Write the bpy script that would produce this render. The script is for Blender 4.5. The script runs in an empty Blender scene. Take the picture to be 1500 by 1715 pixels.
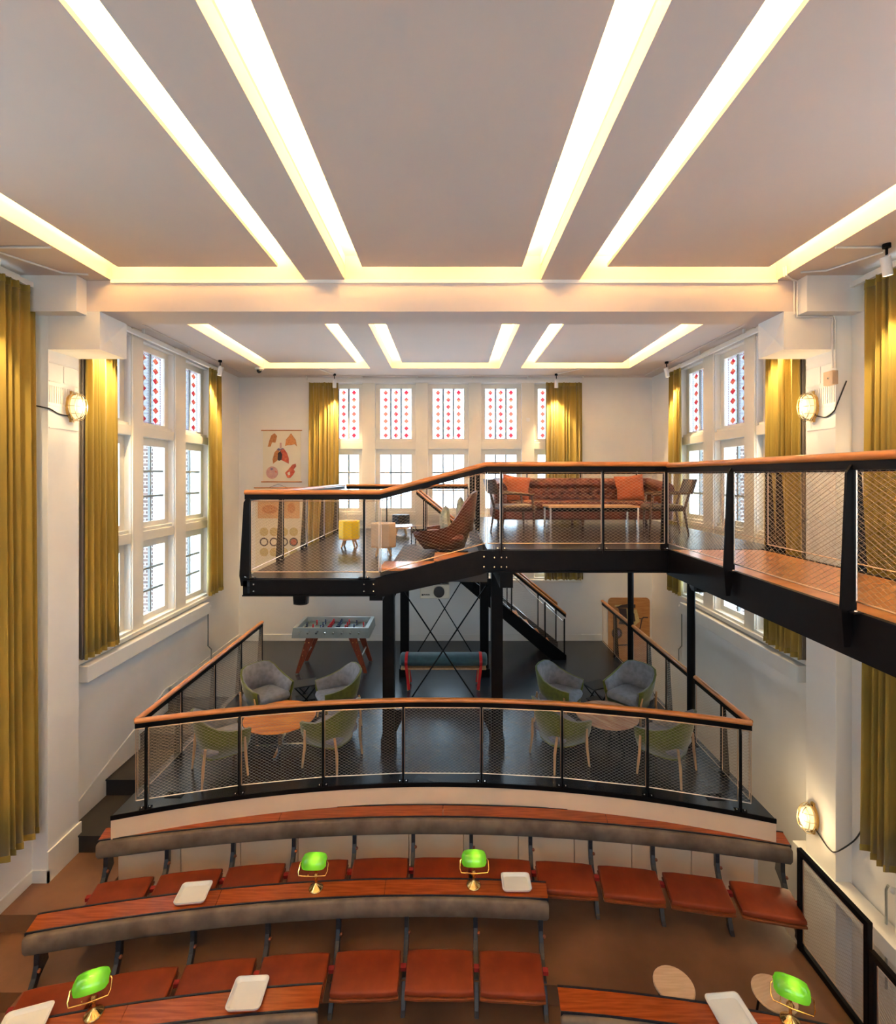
import bpy, math, random
from math import sin, cos, pi, sqrt, radians, asin, atan2
from mathutils import Vector, Matrix
random.seed(7)
S = bpy.context.scene
COL = S.collection

# ---------------------------------------------------------------- camera, world, exposure
F = 830.0
EYE = 3.8
cam_d = bpy.data.cameras.new('camera')
cam = bpy.data.objects.new('camera', cam_d); COL.objects.link(cam)
cam.location = (0, 0, EYE); cam.rotation_euler = (pi/2, 0, 0)
cam_d.sensor_fit = 'HORIZONTAL'; cam_d.sensor_width = 36.0
cam_d.lens = 36.0*F/1500.0
cam_d.shift_x = -2.0/1500.0
cam_d.shift_y = -60.5/1500.0
cam_d.clip_end = 200
S.camera = cam
W = bpy.data.worlds.new('overcast_sky'); S.world = W; W.use_nodes = True
bgn = W.node_tree.nodes['Background']
bgn.inputs[0].default_value = (0.62, 0.82, 1.0, 1); bgn.inputs[1].default_value = 4.2
vs = S.view_settings
vs.view_transform = 'Standard'; vs.look = 'None'; vs.gamma = 1.0; vs.exposure = 1.92; vs.use_curve_mapping = False

# room numbers (metres; z = 0 is the lower platform floor)
WL, WR, WB, WF = -4.85, 4.68, 11.43, -5.0
ZC = 6.07          # soffit height
AX = -0.08         # room axis
LED_W = (9.5, 21.0)       # watts per metre of cove strip, hall and end bay
WARM = (1.0, 0.61, 0.22)

def area(name, loc, sx, sy, watts, color, rot):
    l = bpy.data.lights.new(name, 'AREA'); l.shape = 'RECTANGLE'; l.size = sx; l.size_y = sy
    l.energy = watts; l.color = color
    o = bpy.data.objects.new(name, l); COL.objects.link(o); o.location = loc; o.rotation_euler = rot
    return o
PANELS = [(-3.71, -1.92), (-0.976, 0.816), (1.77, 3.58)]
BAYS = [(-4.6, 5.55), (6.46, 10.26)]
for (px0, px1) in PANELS:
    for bi, (py0, py1) in enumerate(BAYS):
        L = py1-py0
        for xx in (px0+.10, px1-.10):
            area('cove_led', (xx, (py0+py1)/2, 6.20), .03, L, LED_W[bi]*L, WARM, (pi, 0, 0))
        area('cove_led', ((px0+px1)/2, py1-.10, 6.20), px1-px0, .03, LED_W[bi]*(px1-px0)*(.25, .6)[bi], WARM, (pi, 0, 0))

# ---------------------------------------------------------------- materials
M = {}
def mat(name, rgb, rough=.5, metal=0.0, var=0.0, scale=6.0, stretch=(1, 1, 1), bump=0.0, bscale=None, rgb2=None,
        emit=None, estr=0.0, spec=.5, detail=4.0, coat=0.0, sheen=0.0):
    m = bpy.data.materials.new(name); m.use_nodes = True
    nt = m.node_tree; b = nt.nodes['Principled BSDF']
    b.inputs['Base Color'].default_value = (*rgb, 1); b.inputs['Roughness'].default_value = rough
    b.inputs['Metallic'].default_value = metal; b.inputs['Specular IOR Level'].default_value = spec
    if coat: b.inputs['Coat Weight'].default_value = coat; b.inputs['Coat Roughness'].default_value = .15
    if sheen: b.inputs['Sheen Weight'].default_value = sheen
    tc = nt.nodes.new('ShaderNodeTexCoord'); mp = nt.nodes.new('ShaderNodeMapping')
    nt.links.new(tc.outputs['Object'], mp.inputs[0]); mp.inputs['Scale'].default_value = stretch
    nz = nt.nodes.new('ShaderNodeTexNoise'); nz.inputs['Scale'].default_value = scale; nz.inputs['Detail'].default_value = detail
    nt.links.new(mp.outputs[0], nz.inputs['Vector'])
    c2 = rgb2 if rgb2 else tuple(max(0, c*(1-var)) for c in rgb)
    c1 = rgb if rgb2 else tuple(min(1, c*(1+var*.5)) for c in rgb)
    rp = nt.nodes.new('ShaderNodeValToRGB')
    rp.color_ramp.elements[0].position = .35; rp.color_ramp.elements[1].position = .65
    rp.color_ramp.elements[0].color = (*c2, 1); rp.color_ramp.elements[1].color = (*c1, 1)
    nt.links.new(nz.outputs[0], rp.inputs[0]); nt.links.new(rp.outputs[0], b.inputs['Base Color'])
    if bump:
        n2 = nt.nodes.new('ShaderNodeTexNoise'); n2.inputs['Scale'].default_value = bscale or scale*4
        nt.links.new(mp.outputs[0], n2.inputs['Vector'])
        bp = nt.nodes.new('ShaderNodeBump'); bp.inputs['Strength'].default_value = bump; bp.inputs['Distance'].default_value = .004
        nt.links.new(n2.outputs[0], bp.inputs['Height']); nt.links.new(bp.outputs[0], b.inputs['Normal'])
    if emit:
        b.inputs['Emission Color'].default_value = (*emit, 1); b.inputs['Emission Strength'].default_value = estr
    M[name] = m
    return m
mat('wall', (.84, .815, .78), .7, var=.03, scale=1.5, bump=.05, bscale=60)
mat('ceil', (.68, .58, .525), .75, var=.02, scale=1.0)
mat('cove', (.86, .83, .77), .7, var=.02, scale=2)
mat('joinery', (.80, .74, .63), .45, var=.03, scale=3)
mat('steel', (.0045, .0035, .0035), .45, var=.2, scale=10, spec=.12)
mat('iron', (.010, .012, .018), .4, var=.5, scale=30, bump=.3)
mat('rod', (.78, .60, .46), .3, 1.0)
mat('wire', (.50, .41, .33), .42, .85)
mat('rail_wood', (.66, .245, .060), .36, rgb2=(.50, .16, .034), scale=5, stretch=(1, 1, 6), coat=.5)
mat('lino', (.030, .032, .038), .27, rgb2=(.020, .022, .026), scale=1.6, detail=6, spec=.55)
mat('black_step', (.014, .011, .010), .6, var=.3, scale=4)
mat('tier_floor', (.20, .098, .052), .40, rgb2=(.115, .055, .029), scale=1.3, detail=7, bump=.05, bscale=25)
mat('desk_wood', (.34, .072, .015), .26, rgb2=(.23, .045, .009), scale=3, stretch=(1.2, 16, 11), coat=.2)
mat('pad', (.175, .130, .095), .62, rgb2=(.085, .061, .045), scale=4.5, detail=8, bump=.2, bscale=120)
mat('seat', (.21, .032, .007), .5, rgb2=(.14, .019, .004), scale=3.5, detail=7, bump=.12, bscale=160, spec=.3)
mat('seat_pan', (.22, .05, .014), .35, var=.3, scale=8, stretch=(2, 10, 10))
mat('cream', (.78, .58, .40), .6, var=.05, scale=2)
mat('curtain', (.36, .25, .035), .78, rgb2=(.29, .195, .026), scale=2.5, stretch=(3, 3, .4), sheen=.3)
mat('lining', (.20, .17, .15), .8, var=.1)
mat('red', (.65, .015, .02), .5)
mat('felt_red', (.22, .006, .008), .8)
mat('brass', (.83, .56, .20), .16, 1.0)
mat('tray', (.78, .75, .69), .3, var=.02)
mat('tray_rim', (.35, .06, .04), .4)
mat('green_felt', (.125, .14, .006), .8, rgb2=(.09, .10, .004), scale=20, sheen=.3)
mat('grey_felt', (.25, .25, .27), .85, rgb2=(.18, .18, .195), scale=14, sheen=.2)
mat('oak', (.62, .37, .19), .45, rgb2=(.50, .27, .12), scale=6, stretch=(4, 4, .8))
mat('stool_oak', (.66, .45, .28), .45, rgb2=(.56, .36, .21), scale=5, stretch=(1, 9, 1))
mat('table_orange', (.86, .30, .030), .3, rgb2=(.58, .13, .012), scale=3.0, stretch=(.8, 7, 1), detail=7, coat=.3)
mat('table_pale', (.62, .40, .25), .4, rgb2=(.42, .17, .09), scale=3.6, stretch=(7, 1.0, 1), detail=6)
mat('leather', (.15, .026, .010), .34, rgb2=(.07, .012, .005), scale=5, bump=.15, bscale=60)
mat('chair_leather', (.045, .024, .018), .38, var=.3, scale=6)
mat('cushion_rust', (.40, .095, .03), .7, var=.2, scale=8)
mat('cushion_sage', (.42, .45, .36), .85, rgb2=(.24, .26, .20), scale=12)
mat('dark_wood', (.10, .045, .022), .35, var=.4, scale=6, stretch=(1, 1, 8))
mat('foos_leg', (.26, .045, .018), .35, rgb2=(.16, .026, .010), scale=5, stretch=(6, 6, 1))
mat('alu', (.50, .52, .50), .35, .7, var=.1)
mat('alu_dark', (.26, .28, .26), .45, .4, var=.1)
mat('chrome', (.82, .80, .77), .15, 1.0)
mat('field', (.12, .15, .13), .5)
mat('blue', (.03, .05, .12), .5)
mat('white', (.82, .80, .77), .45)
mat('teal', (.030, .085, .095), .7, rgb2=(.024, .06, .07), scale=10, sheen=.2)
mat('yellow', (.86, .62, .02), .6, var=.05)
mat('beige', (.60, .44, .30), .7, var=.06)
mat('black_plastic', (.010, .010, .010), .5)
mat('projector', (.68, .62, .50), .4)
mat('paper', (.82, .76, .62), .7, var=.04, scale=2)
mat('paper_tan', (.70, .40, .19), .7, var=.12, scale=4)
mat('board_tan', (.52, .25, .085), .5, rgb2=(.42, .18, .055), scale=4, stretch=(1, 1, 6))
mat('ink_red', (.46, .06, .04), .7, rgb2=(.60, .16, .08), scale=18)
mat('ink_orange', (.62, .28, .10), .7, rgb2=(.48, .17, .05), scale=20)
mat('ink_pink', (.62, .38, .34), .7, rgb2=(.50, .28, .27), scale=14)
mat('ink_blue', (.16, .13, .24), .7)
mat('ink_dark', (.045, .030, .035), .7)
mat('ink_olive', (.55, .42, .16), .7, rgb2=(.66, .54, .26), scale=30)
mat('cable', (.012, .010, .010), .5)
mat('plaster_trim', (.80, .775, .73), .6, var=.02)
mat('lamp_glow', (.5, .42, .3), .4, emit=(1.0, .74, .38), estr=.34)
mat('spot_glow', (1, .95, .85), .4, emit=(1.0, .86, .62), estr=8.0)
mat('exit_green', (.05, .6, .3), .4, emit=(.10, .9, .45), estr=.7)
mat('bar_grey', (.30, .31, .30), .5)
mat('cage', (.62, .50, .30), .3, .9)

def mat_brick():
    m = bpy.data.materials.new('brick'); m.use_nodes = True; nt = m.node_tree; b = nt.nodes['Principled BSDF']
    tc = nt.nodes.new('ShaderNodeTexCoord'); sep = nt.nodes.new('ShaderNodeSeparateXYZ'); cmb = nt.nodes.new('ShaderNodeCombineXYZ')
    nt.links.new(tc.outputs['Object'], sep.inputs[0])
    add = nt.nodes.new('ShaderNodeMath'); nt.links.new(sep.outputs[0], add.inputs[0]); nt.links.new(sep.outputs[1], add.inputs[1])
    nt.links.new(add.outputs[0], cmb.inputs[0]); nt.links.new(sep.outputs[2], cmb.inputs[1])
    br = nt.nodes.new('ShaderNodeTexBrick'); br.inputs['Scale'].default_value = 1.0
    br.inputs['Brick Width'].default_value = .22; br.inputs['Row Height'].default_value = .065; br.inputs['Mortar Size'].default_value = .008
    br.inputs['Color1'].default_value = (.10, .06, .05, 1); br.inputs['Color2'].default_value = (.17, .10, .08, 1); br.inputs['Mortar'].default_value = (.42, .40, .38, 1)
    nt.links.new(cmb.outputs[0], br.inputs['Vector']); nt.links.new(br.outputs[0], b.inputs['Base Color']); b.inputs['Roughness'].default_value = .85
    M['brick'] = m
mat_brick()
def mat_glass(nm, tr):
    m = bpy.data.materials.new(nm); m.use_nodes = True; nt = m.node_tree; nt.nodes.clear()
    out = nt.nodes.new('ShaderNodeOutputMaterial'); mx = nt.nodes.new('ShaderNodeMixShader'); mx.inputs[0].default_value = .06
    t = nt.nodes.new('ShaderNodeBsdfTransparent'); t.inputs[0].default_value = (tr, tr*1.02, tr*1.03, 1)
    g = nt.nodes.new('ShaderNodeBsdfGlossy'); g.inputs['Roughness'].default_value = .03
    nt.links.new(t.outputs[0], mx.inputs[1]); nt.links.new(g.outputs[0], mx.inputs[2]); nt.links.new(mx.outputs[0], out.inputs[0])
    M[nm] = m
mat_glass('glass', .58); mat_glass('glass_fill', .44)  # second glass: unseen near and rear panes, tint sets how much daylight enters
def mat_stained():
    m = bpy.data.materials.new('stained'); m.use_nodes = True; nt = m.node_tree; nt.nodes.clear()
    N = nt.nodes.new; Lk = nt.links.new
    def mth(op, a, b=None):
        n = N('ShaderNodeMath'); n.operation = op
        for i, v in enumerate((a, b)):
            if v is None: continue
            if isinstance(v, (int, float)): n.inputs[i].default_value = v
            else: Lk(v, n.inputs[i])
        return n.outputs[0]
    uv = N('ShaderNodeUVMap'); sp = N('ShaderNodeSeparateXYZ'); Lk(uv.outputs[0], sp.inputs[0])
    u, v = sp.outputs[0], sp.outputs[1]
    v7 = mth('MULTIPLY', v, 7.0)
    fv = mth('FRACT', v7)
    du = mth('ABSOLUTE', mth('SUBTRACT', u, .5)); dv = mth('ABSOLUTE', mth('SUBTRACT', fv, .48))
    dia = mth('LESS_THAN', mth('ADD', mth('DIVIDE', du, .26), mth('DIVIDE', dv, .36)), 1.0)
    # border of short red dashes
    edge = mth('MULTIPLY', mth('GREATER_THAN', du, .385), mth('LESS_THAN', du, .44))
    dash = mth('LESS_THAN', mth('FRACT', mth('MULTIPLY', v, 28.0)), .5)
    bt = mth('MULTIPLY', mth('GREATER_THAN', mth('ABSOLUTE', mth('SUBTRACT', v, .5)), .475), mth('LESS_THAN', mth('ABSOLUTE', mth('SUBTRACT', v, .5)), .49))
    d2 = mth('LESS_THAN', mth('FRACT', mth('MULTIPLY', u, 7.0)), .55)
    bord = mth('MAXIMUM', mth('MULTIPLY', edge, dash), mth('MULTIPLY', bt, d2))
    nz = N('ShaderNodeTexNoise'); nz.inputs['Scale'].default_value = 3.1; Lk(uv.outputs[0], nz.inputs['Vector'])
    gi = N('ShaderNodeTexCoord'); nz2 = N('ShaderNodeTexWhiteNoise'); 
    sn = N('ShaderNodeVectorMath'); sn.operation = 'SNAP'; sn.inputs[1].default_value = (.19, .19, .16); Lk(gi.outputs['Object'], sn.inputs[0]); Lk(sn.outputs[0], nz2.inputs['Vector'])
    dr = N('ShaderNodeValToRGB'); Lk(nz2.outputs[0], dr.inputs[0])
    dr.color_ramp.elements[0].color = (.12, .003, .008, 1); dr.color_ramp.elements[1].color = (.17, .045, .022, 1)
    m1 = N('ShaderNodeMix'); m1.data_type = 'RGBA'; Lk(dia, m1.inputs[0]); m1.inputs[6].default_value = (.20, .203, .21, 1); Lk(dr.outputs[0], m1.inputs[7])
    m2 = N('ShaderNodeMix'); m2.data_type = 'RGBA'; Lk(bord, m2.inputs[0]); Lk(m1.outputs[2], m2.inputs[6]); m2.inputs[7].default_value = (.13, .018, .035, 1)
    lead = mth('LESS_THAN', mth('ABSOLUTE', mth('SUBTRACT', fv, .97)), .022)
    m3 = N('ShaderNodeMix'); m3.data_type = 'RGBA'; Lk(mth('MULTIPLY', lead, .35), m3.inputs[0]); Lk(m2.outputs[2], m3.inputs[6]); m3.inputs[7].default_value = (.05, .05, .055, 1)
    t = N('ShaderNodeBsdfTransparent'); Lk(m3.outputs[2], t.inputs[0])
    tl = N('ShaderNodeBsdfTranslucent'); Lk(m3.outputs[2], tl.inputs[0])
    mx = N('ShaderNodeMixShader'); mx.inputs[0].default_value = .30; Lk(t.outputs[0], mx.inputs[1]); Lk(tl.outputs[0], mx.inputs[2])
    out = N('ShaderNodeOutputMaterial'); Lk(mx.outputs[0], out.inputs[0])
    M['stained'] = m
mat_stained()
def mat_shade():
    m = bpy.data.materials.new('green_glass'); m.use_nodes = True; nt = m.node_tree; nt.nodes.clear()
    N = nt.nodes.new; out = N('ShaderNodeOutputMaterial')
    tl = N('ShaderNodeBsdfTranslucent'); tl.inputs[0].default_value = (.24, .72, .05, 1)
    df = N('ShaderNodeBsdfDiffuse'); df.inputs[0].default_value = (.04, .36, .02, 1)
    gl = N('ShaderNodeBsdfGlossy'); gl.inputs['Roughness'].default_value = .08
    a = N('ShaderNodeMixShader'); a.inputs[0].default_value = .4; nt.links.new(tl.outputs[0], a.inputs[1]); nt.links.new(df.outputs[0], a.inputs[2])
    b = N('ShaderNodeMixShader'); b.inputs[0].default_value = .07; nt.links.new(a.outputs[0], b.inputs[1]); nt.links.new(gl.outputs[0], b.inputs[2])
    nt.links.new(b.outputs[0], out.inputs[0]); M['green_glass'] = m
mat_shade()

# ---------------------------------------------------------------- mesh helpers
ORG = {}
class MB:
    def __init__(s): s.v = []; s.f = []; s.uv = None
    def add(s, vs, fs):
        n = len(s.v); s.v += [tuple(p) for p in vs]; s.f += [tuple(i+n for i in f) for f in fs]; return s
    def box(s, x0, x1, y0, y1, z0, z1):
        return s.add([(x0,y0,z0),(x1,y0,z0),(x1,y1,z0),(x0,y1,z0),(x0,y0,z1),(x1,y0,z1),(x1,y1,z1),(x0,y1,z1)],
                     [(3,2,1,0),(4,5,6,7),(0,1,5,4),(1,2,6,5),(2,3,7,6),(3,0,4,7)])
    def prism(s, poly, a, b, fn):                       # 2D polygon extruded from a to b, fn(u, v, w) -> point
        n = len(poly)
        vs = [fn(u, v, a) for u, v in poly]+[fn(u, v, b) for u, v in poly]
        fs = [tuple(range(n-1, -1, -1)), tuple(range(n, 2*n))]+[(i, (i+1) % n, n+(i+1) % n, n+i) for i in range(n)]
        return s.add(vs, fs)
    def loft(s, rings, closed=True, caps=True):
        n = len(rings[0]); vs = [p for r in rings for p in r]; fs = []
        for k in range(len(rings)-1):
            for i in range(n if closed else n-1):
                j = (i+1) % n
                fs.append((k*n+i, k*n+j, (k+1)*n+j, (k+1)*n+i))
        if caps and closed:
            fs.append(tuple(range(n-1, -1, -1))); m = (len(rings)-1)*n; fs.append(tuple(range(m, m+n)))
        return s.add(vs, fs)
    def tube(s, pts, r, n=8, caps=True):
        pts = [Vector(p) for p in pts]; rings = []
        rs = r if isinstance(r, (list, tuple)) else [r]*len(pts)
        up = None
        for i, p in enumerate(pts):
            t = (pts[min(i+1, len(pts)-1)]-pts[max(i-1, 0)])
            if t.length < 1e-9: t = Vector((0, 0, 1))
            t.normalize()
            if up is None:
                up = Vector((0, 0, 1)) if abs(t.z) < .9 else Vector((1, 0, 0))
            a = t.cross(up)
            if a.length < 1e-5: a = t.cross(Vector((0, 1, 0)))
            a.normalize(); b = a.cross(t).normalized(); up = b
            rings.append([p+a*(cos(2*pi*k/n)*rs[i])+b*(sin(2*pi*k/n)*rs[i]) for k in range(n)])
        return s.loft(rings, True, caps)
    def bar(s, p0, p1, w, h, up=(0, 0, 1)):             # rectangular bar; w across, h along up
        p0, p1 = Vector(p0), Vector(p1); t = (p1-p0).normalized(); up = Vector(up)
        a = t.cross(up)
        if a.length < 1e-5: a = t.cross(Vector((0, 1, 0)))
        a.normalize(); b = a.cross(t).normalized()
        r = lambda p: [p+a*w/2+b*h/2, p-a*w/2+b*h/2, p-a*w/2-b*h/2, p+a*w/2-b*h/2]
        return s.loft([r(p0), r(p1)])
    def lathe(s, prof, c=(0, 0, 0), n=16, ax=None):     # prof (r, z)
        rings = []
        for r, z in prof:
            rings.append([(c[0]+r*cos(2*pi*k/n), c[1]+r*sin(2*pi*k/n), c[2]+z) for k in range(n)])
        return s.loft(rings)
    def ball(s, c, r, n=8, m=5, sz=1.0):
        prof = [(max(1e-4, r*sin(pi*k/m)), -r*sz*cos(pi*k/m)) for k in range(m+1)]
        return s.lathe(prof, c, n)
    def sweep(s, path, prof):                           # prof (side, up), path may turn in plan
        path = [Vector(p) for p in path]; rings = []
        for i, p in enumerate(path):
            d0 = (p-path[i-1]) if i > 0 else (path[1]-p)
            d1 = (path[i+1]-p) if i < len(path)-1 else (p-path[i-1])
            a0 = Vector((d0.y, -d0.x, 0)).normalized(); a1 = Vector((d1.y, -d1.x, 0)).normalized()
            a = (a0+a1).normalized(); k = 1/max(.4, a.dot(a0))
            rings.append([p+a*(u*k)+Vector((0, 0, v)) for u, v in prof])
        return s.loft(rings)
    def rbox(s, x0, x1, y0, y1, z0, z1, r, n=3):        # box with rounded vertical edges and soft top and bottom
        def ring(ins, z):
            out = []; rr = max(r-ins, .002)
            for cx, cy, a0 in ((x1-r, y1-r, 0), (x0+r, y1-r, pi/2), (x0+r, y0+r, pi), (x1-r, y0+r, 1.5*pi)):
                for k in range(n+1):
                    a = a0+pi/2*k/n; out.append((cx+rr*cos(a), cy+rr*sin(a), z))
            return out
        e = min(r*.7, (z1-z0)*.45)
        return s.loft([ring(e, z0), ring(e*.3, z0+e*.3), ring(0, z0+e), ring(0, z1-e), ring(e*.3, z1-e*.3), ring(e, z1)])
    def build(s, name, m, parent=None, smooth=False, w=True, bevel=0, ang=40, solid=0):
        me = bpy.data.meshes.new(name)
        if parent is None:
            xs = [p[0] for p in s.v]; ys = [p[1] for p in s.v]; zs = [p[2] for p in s.v]
            org = Vector(((min(xs)+max(xs))/2, (min(ys)+max(ys))/2, min(zs)))
            off = org
        else:
            org = ORG[parent.name]; off = org if w else Vector((0, 0, 0))
        me.from_pydata([(p[0]-off.x, p[1]-off.y, p[2]-off.z) for p in s.v], [], s.f)
        if s.uv:
            ul = me.uv_layers.new()
            for li, lp in enumerate(me.loops): ul.data[li].uv = s.uv[lp.vertex_index]
        me.materials.append(M[m] if isinstance(m, str) else m)
        if smooth:
            me.polygons.foreach_set('use_smooth', [True]*len(me.polygons)); me.set_sharp_from_angle(angle=radians(ang))
        me.update()
        o = bpy.data.objects.new(name, me); COL.objects.link(o)
        if parent is None: o.location = org
        else: o.parent = parent
        ORG[o.name] = org
        if bevel:
            b = o.modifiers.new('bevel', 'BEVEL'); b.width = bevel; b.segments = 2; b.limit_method = 'ANGLE'
        if solid:
            b = o.modifiers.new('solid', 'SOLIDIFY'); b.thickness = solid
        return o
def tag(o, label, cat, group=None):
    o['label'] = label; o['category'] = cat
    if group: o['group'] = group
    return o
def struct(o, label=None):
    o['kind'] = 'structure'
    if label: o['label'] = label
    return o
def thing(name, label, cat, loc=(0, 0, 0), rz=0, group=None):
    o = bpy.data.objects.new(name, None); COL.objects.link(o); o.empty_display_size = .1
    o.location = loc; o.rotation_euler = (0, 0, rz); ORG[o.name] = Vector(loc)
    return tag(o, label, cat, group)
def copy_tree(o, parent=None):
    c = o.copy(); COL.objects.link(c)
    if parent: c.parent = parent
    ORG[c.name] = ORG[o.name]
    for ch in list(o.children): copy_tree(ch, c)
    return c
ORD = ['first', 'second', 'third', 'fourth', 'fifth', 'sixth', 'seventh', 'eighth', 'ninth', 'tenth', 'eleventh', 'twelfth']
def place(px, py, z):                                    # where the sight line through a pixel meets height z
    d = F*(EYE-z)/(py-797.0); return ((px-752.0)*d/F, d, z)
# ================================================================ room shell
ZU = 6.36
o_ceil = struct(MB().box(WL-.4, WR+.4, WF-.3, WB+.3, ZU, ZU+.2).build('ceiling', 'cove'), 'white plaster ceiling with recessed light coves')
def cbox(name, x0, x1, y0, y1, z0, z1, m='ceil', bevel=0):
    return MB().box(x0, x1, y0, y1, z0, z1).build(name, m, o_ceil, bevel=bevel)
for (px0, px1) in PANELS:
    for (py0, py1) in BAYS:
        cbox('ceiling_panel', px0, px1, py0, py1, 6.14, 6.18)
        cbox('panel_core', px0+.3, px1-.3, py0+.25, py1-.3, 6.18, ZU, 'cove')
for (bx0, bx1) in ((-1.67, -1.21), (1.06, 1.51)):
    for (y0, y1) in ((WF, 5.76), (6.24, 10.47)):
        cbox('ceiling_band', bx0, bx1, y0, y1, ZC, 6.22)
        cbox('band_core', bx0+.02, bx1-.02, y0, y1, 6.22, 6.25, 'cove'); cbox('band_core', bx0, bx1, y0, y1, 6.25, ZU, 'cove')
cbox('soffit', WL-.3, -3.92, WF, WB+.2, ZC, ZU); cbox('soffit', 3.80, WR+.3, WF, WB+.2, ZC, ZU)
cbox('soffit', -3.92, 3.80, 10.47, WB+.2, ZC, ZU); cbox('soffit', -3.92, 3.80, WF, -4.8, ZC, ZU)
cbox('ceiling_beam', -4.66, 4.49, 5.76, 6.24, 5.71, ZU, 'ceil')
cbox('beam_moulding', -3.92, 3.80, 5.735, 5.76, 6.035, 6.075, 'cove')
# thin cornice line round the back bay ceiling
for args in ((WL+.22, WL+.28, 6.24, WB-.25), (WR-.28, WR-.22, 6.24, WB-.25)):
    cbox('cornice', args[0], args[1], args[2], args[3], ZC-.018, ZC+.01)
cbox('cornice', WL+.22, WR-.22, WB-.28, WB-.22, ZC-.018, ZC+.01)

# ---- walls with window openings
SB, HD = 1.42, 5.93
OUT = .36
LBAYS = [(6.57, 7.55), (7.83, 8.73), (9.09, 9.98)]
FBAYS = [(.8, 1.8), (2.05, 3.05), (3.3, 4.3), (4.4, 5.32)]
BB = [(-3.06+1.222*i+.13, -3.06+1.222*i+1.062) for i in range(5)]
o_wl = MB(); o_wr = MB(); o_wb = MB()
def sidewall(mb, side):
    x0, x1 = (WL-OUT, WL) if side < 0 else (WR, WR+OUT)
    mb.box(x0, x1, WF-.3, WB+OUT, -2.6, SB)
    mb.box(x0, x1, WF-.3, WB+OUT, HD, ZU)
    ys = [WF-.3]
    for a, b in FBAYS+LBAYS: ys += [a, b]
    ys.append(WB+OUT)
    for k in range(0, len(ys), 2):
        mb.box(x0, x1, ys[k], ys[k+1], SB, HD)
sidewall(o_wl, -1); sidewall(o_wr, 1)
o_wl = struct(o_wl.build('wall_left', 'wall'), 'white plaster wall on the left with tall windows')
o_wr = struct(o_wr.build('wall_right', 'wall'), 'white plaster wall on the right with tall windows')
o_wb.box(WL, WR, WB, WB+OUT, -2.6, SB); o_wb.box(WL, WR, WB, WB+OUT, HD, ZU)
xs = [WL]
for a, b in BB: xs += [a, b]
xs.append(WR)
for k in range(0, len(xs), 2): o_wb.box(xs[k], xs[k+1], WB, WB+OUT, SB, HD)
o_wb = struct(o_wb.build('wall_back', 'wall'), 'white plaster end wall with a row of stained glass windows')
mbf = MB(); mbf.box(WL-OUT, WR+OUT, WF-OUT, WF, -2.6, SB); mbf.box(WL-OUT, WR+OUT, WF-OUT, WF, HD, ZU)
xs = [WL-OUT]
for a, b in BB: xs += [a, b]
xs.append(WR+OUT)
for k in range(0, len(xs), 2): mbf.box(xs[k], xs[k+1], WF-OUT, WF, SB, HD)
o_wf = struct(mbf.build('wall_front', 'wall'), 'white plaster wall behind the viewpoint')

# ---- windows
WN = [0]
def window(f, w, nc, label, glass='glass', portal=None):
    """f(u, n, z): u along the opening, n outwards from the wall face"""
    WN[0] += 1
    def B(u0, u1, n0, n1, z0, z1, mb=None):
        mb = mb or MB(); a = f(u0, n0, z0); b = f(u1, n1, z1)
        return mb.box(min(a[0], b[0]), max(a[0], b[0]), min(a[1], b[1]), max(a[1], b[1]), z0, z1)
    c = f(w/2, .15, SB)
    root = bpy.data.objects.new('window_%d' % WN[0], None); COL.objects.link(root); root.location = c; ORG[root.name] = Vector(c); root.empty_display_size = .1
    struct(root, label)
    B(0, w, -.03, .25, SB-.04, SB+.04).build('sill', 'joinery', root)
    for z0, z1, pr in ((4.42, 4.62, .0), (2.77, 2.97, .0)):
        mb = MB(); B(0, w, -.005, .2, z0, z1-.05, mb); B(0, w, .03, .2, z1-.05, z1, mb); mb.build('transom', 'joinery', root, bevel=.006)
    g = .105
    for (z0, z1, kind) in ((4.62, HD, 's'), (2.97, 4.42, 'p'), (SB+.04, 2.77, 'p')):
        mb = MB()
        zb = z0+(.045 if kind == 's' else .08); zt = z1-(.10 if kind == 's' else .13)
        B(0, g, .10, .2, z0, z1, mb); B(w-g, w, .10, .2, z0, z1, mb); B(g, w-g, .10, .2, z0, zb, mb); B(g, w-g, .10, .2, zt, z1, mb)
        mb.build('frame', 'joinery', root)
        cw = (w-2*g)/nc
        mb = MB()
        for k in range(1, nc): B(g+k*cw-.017, g+k*cw+.017, .135, .175, zb, zt, mb)
        nr = 1 if kind == 's' else 3
        rh = (zt-zb)/nr
        for k in range(1, nr): B(g, w-g, .13, .17, zb+k*rh-.017, zb+k*rh+.017, mb)
        mb.build('glazing_bar', 'bar_grey', root)
        first = None
        for i in range(nc):
            for j in range(nr):
                u0, u1 = g+i*cw+.011, g+(i+1)*cw-.011; v0, v1 = zb+j*rh+(.011 if j else 0), zb+(j+1)*rh-(.011 if j < nr-1 else 0)
                pts = [f(u0, .155, v0), f(u1, .155, v0), f(u1, .155, v1), f(u0, .155, v1)]
                mb = MB().add(pts, [(0, 1, 2, 3)])
                if kind == 's': mb.uv = [(0, 0), (1, 0), (1, 1), (0, 1)]
                mb.build('pane', 'stained' if kind == 's' and glass == 'glass' else glass, root)
    if portal is not None:
        l = bpy.data.lights.new('window_portal', 'AREA'); l.shape = 'RECTANGLE'; l.size = w; l.size_y = HD-SB; l.cycles.is_portal = True
        o = bpy.data.objects.new('window_portal', l); COL.objects.link(o); o.location = f(w/2, .30, (SB+HD)/2); o.rotation_euler = portal
    return root
pos = ['nearest the beam', 'in the middle of the wall', 'nearest the end wall']
for k, (a, b) in enumerate(LBAYS):
    window(lambda u, n, z, a=a: (WL-n, a+u, z), b-a, 2, 'tall left wall window %s' % pos[k], portal=(pi/2, 0, -pi/2))
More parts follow.
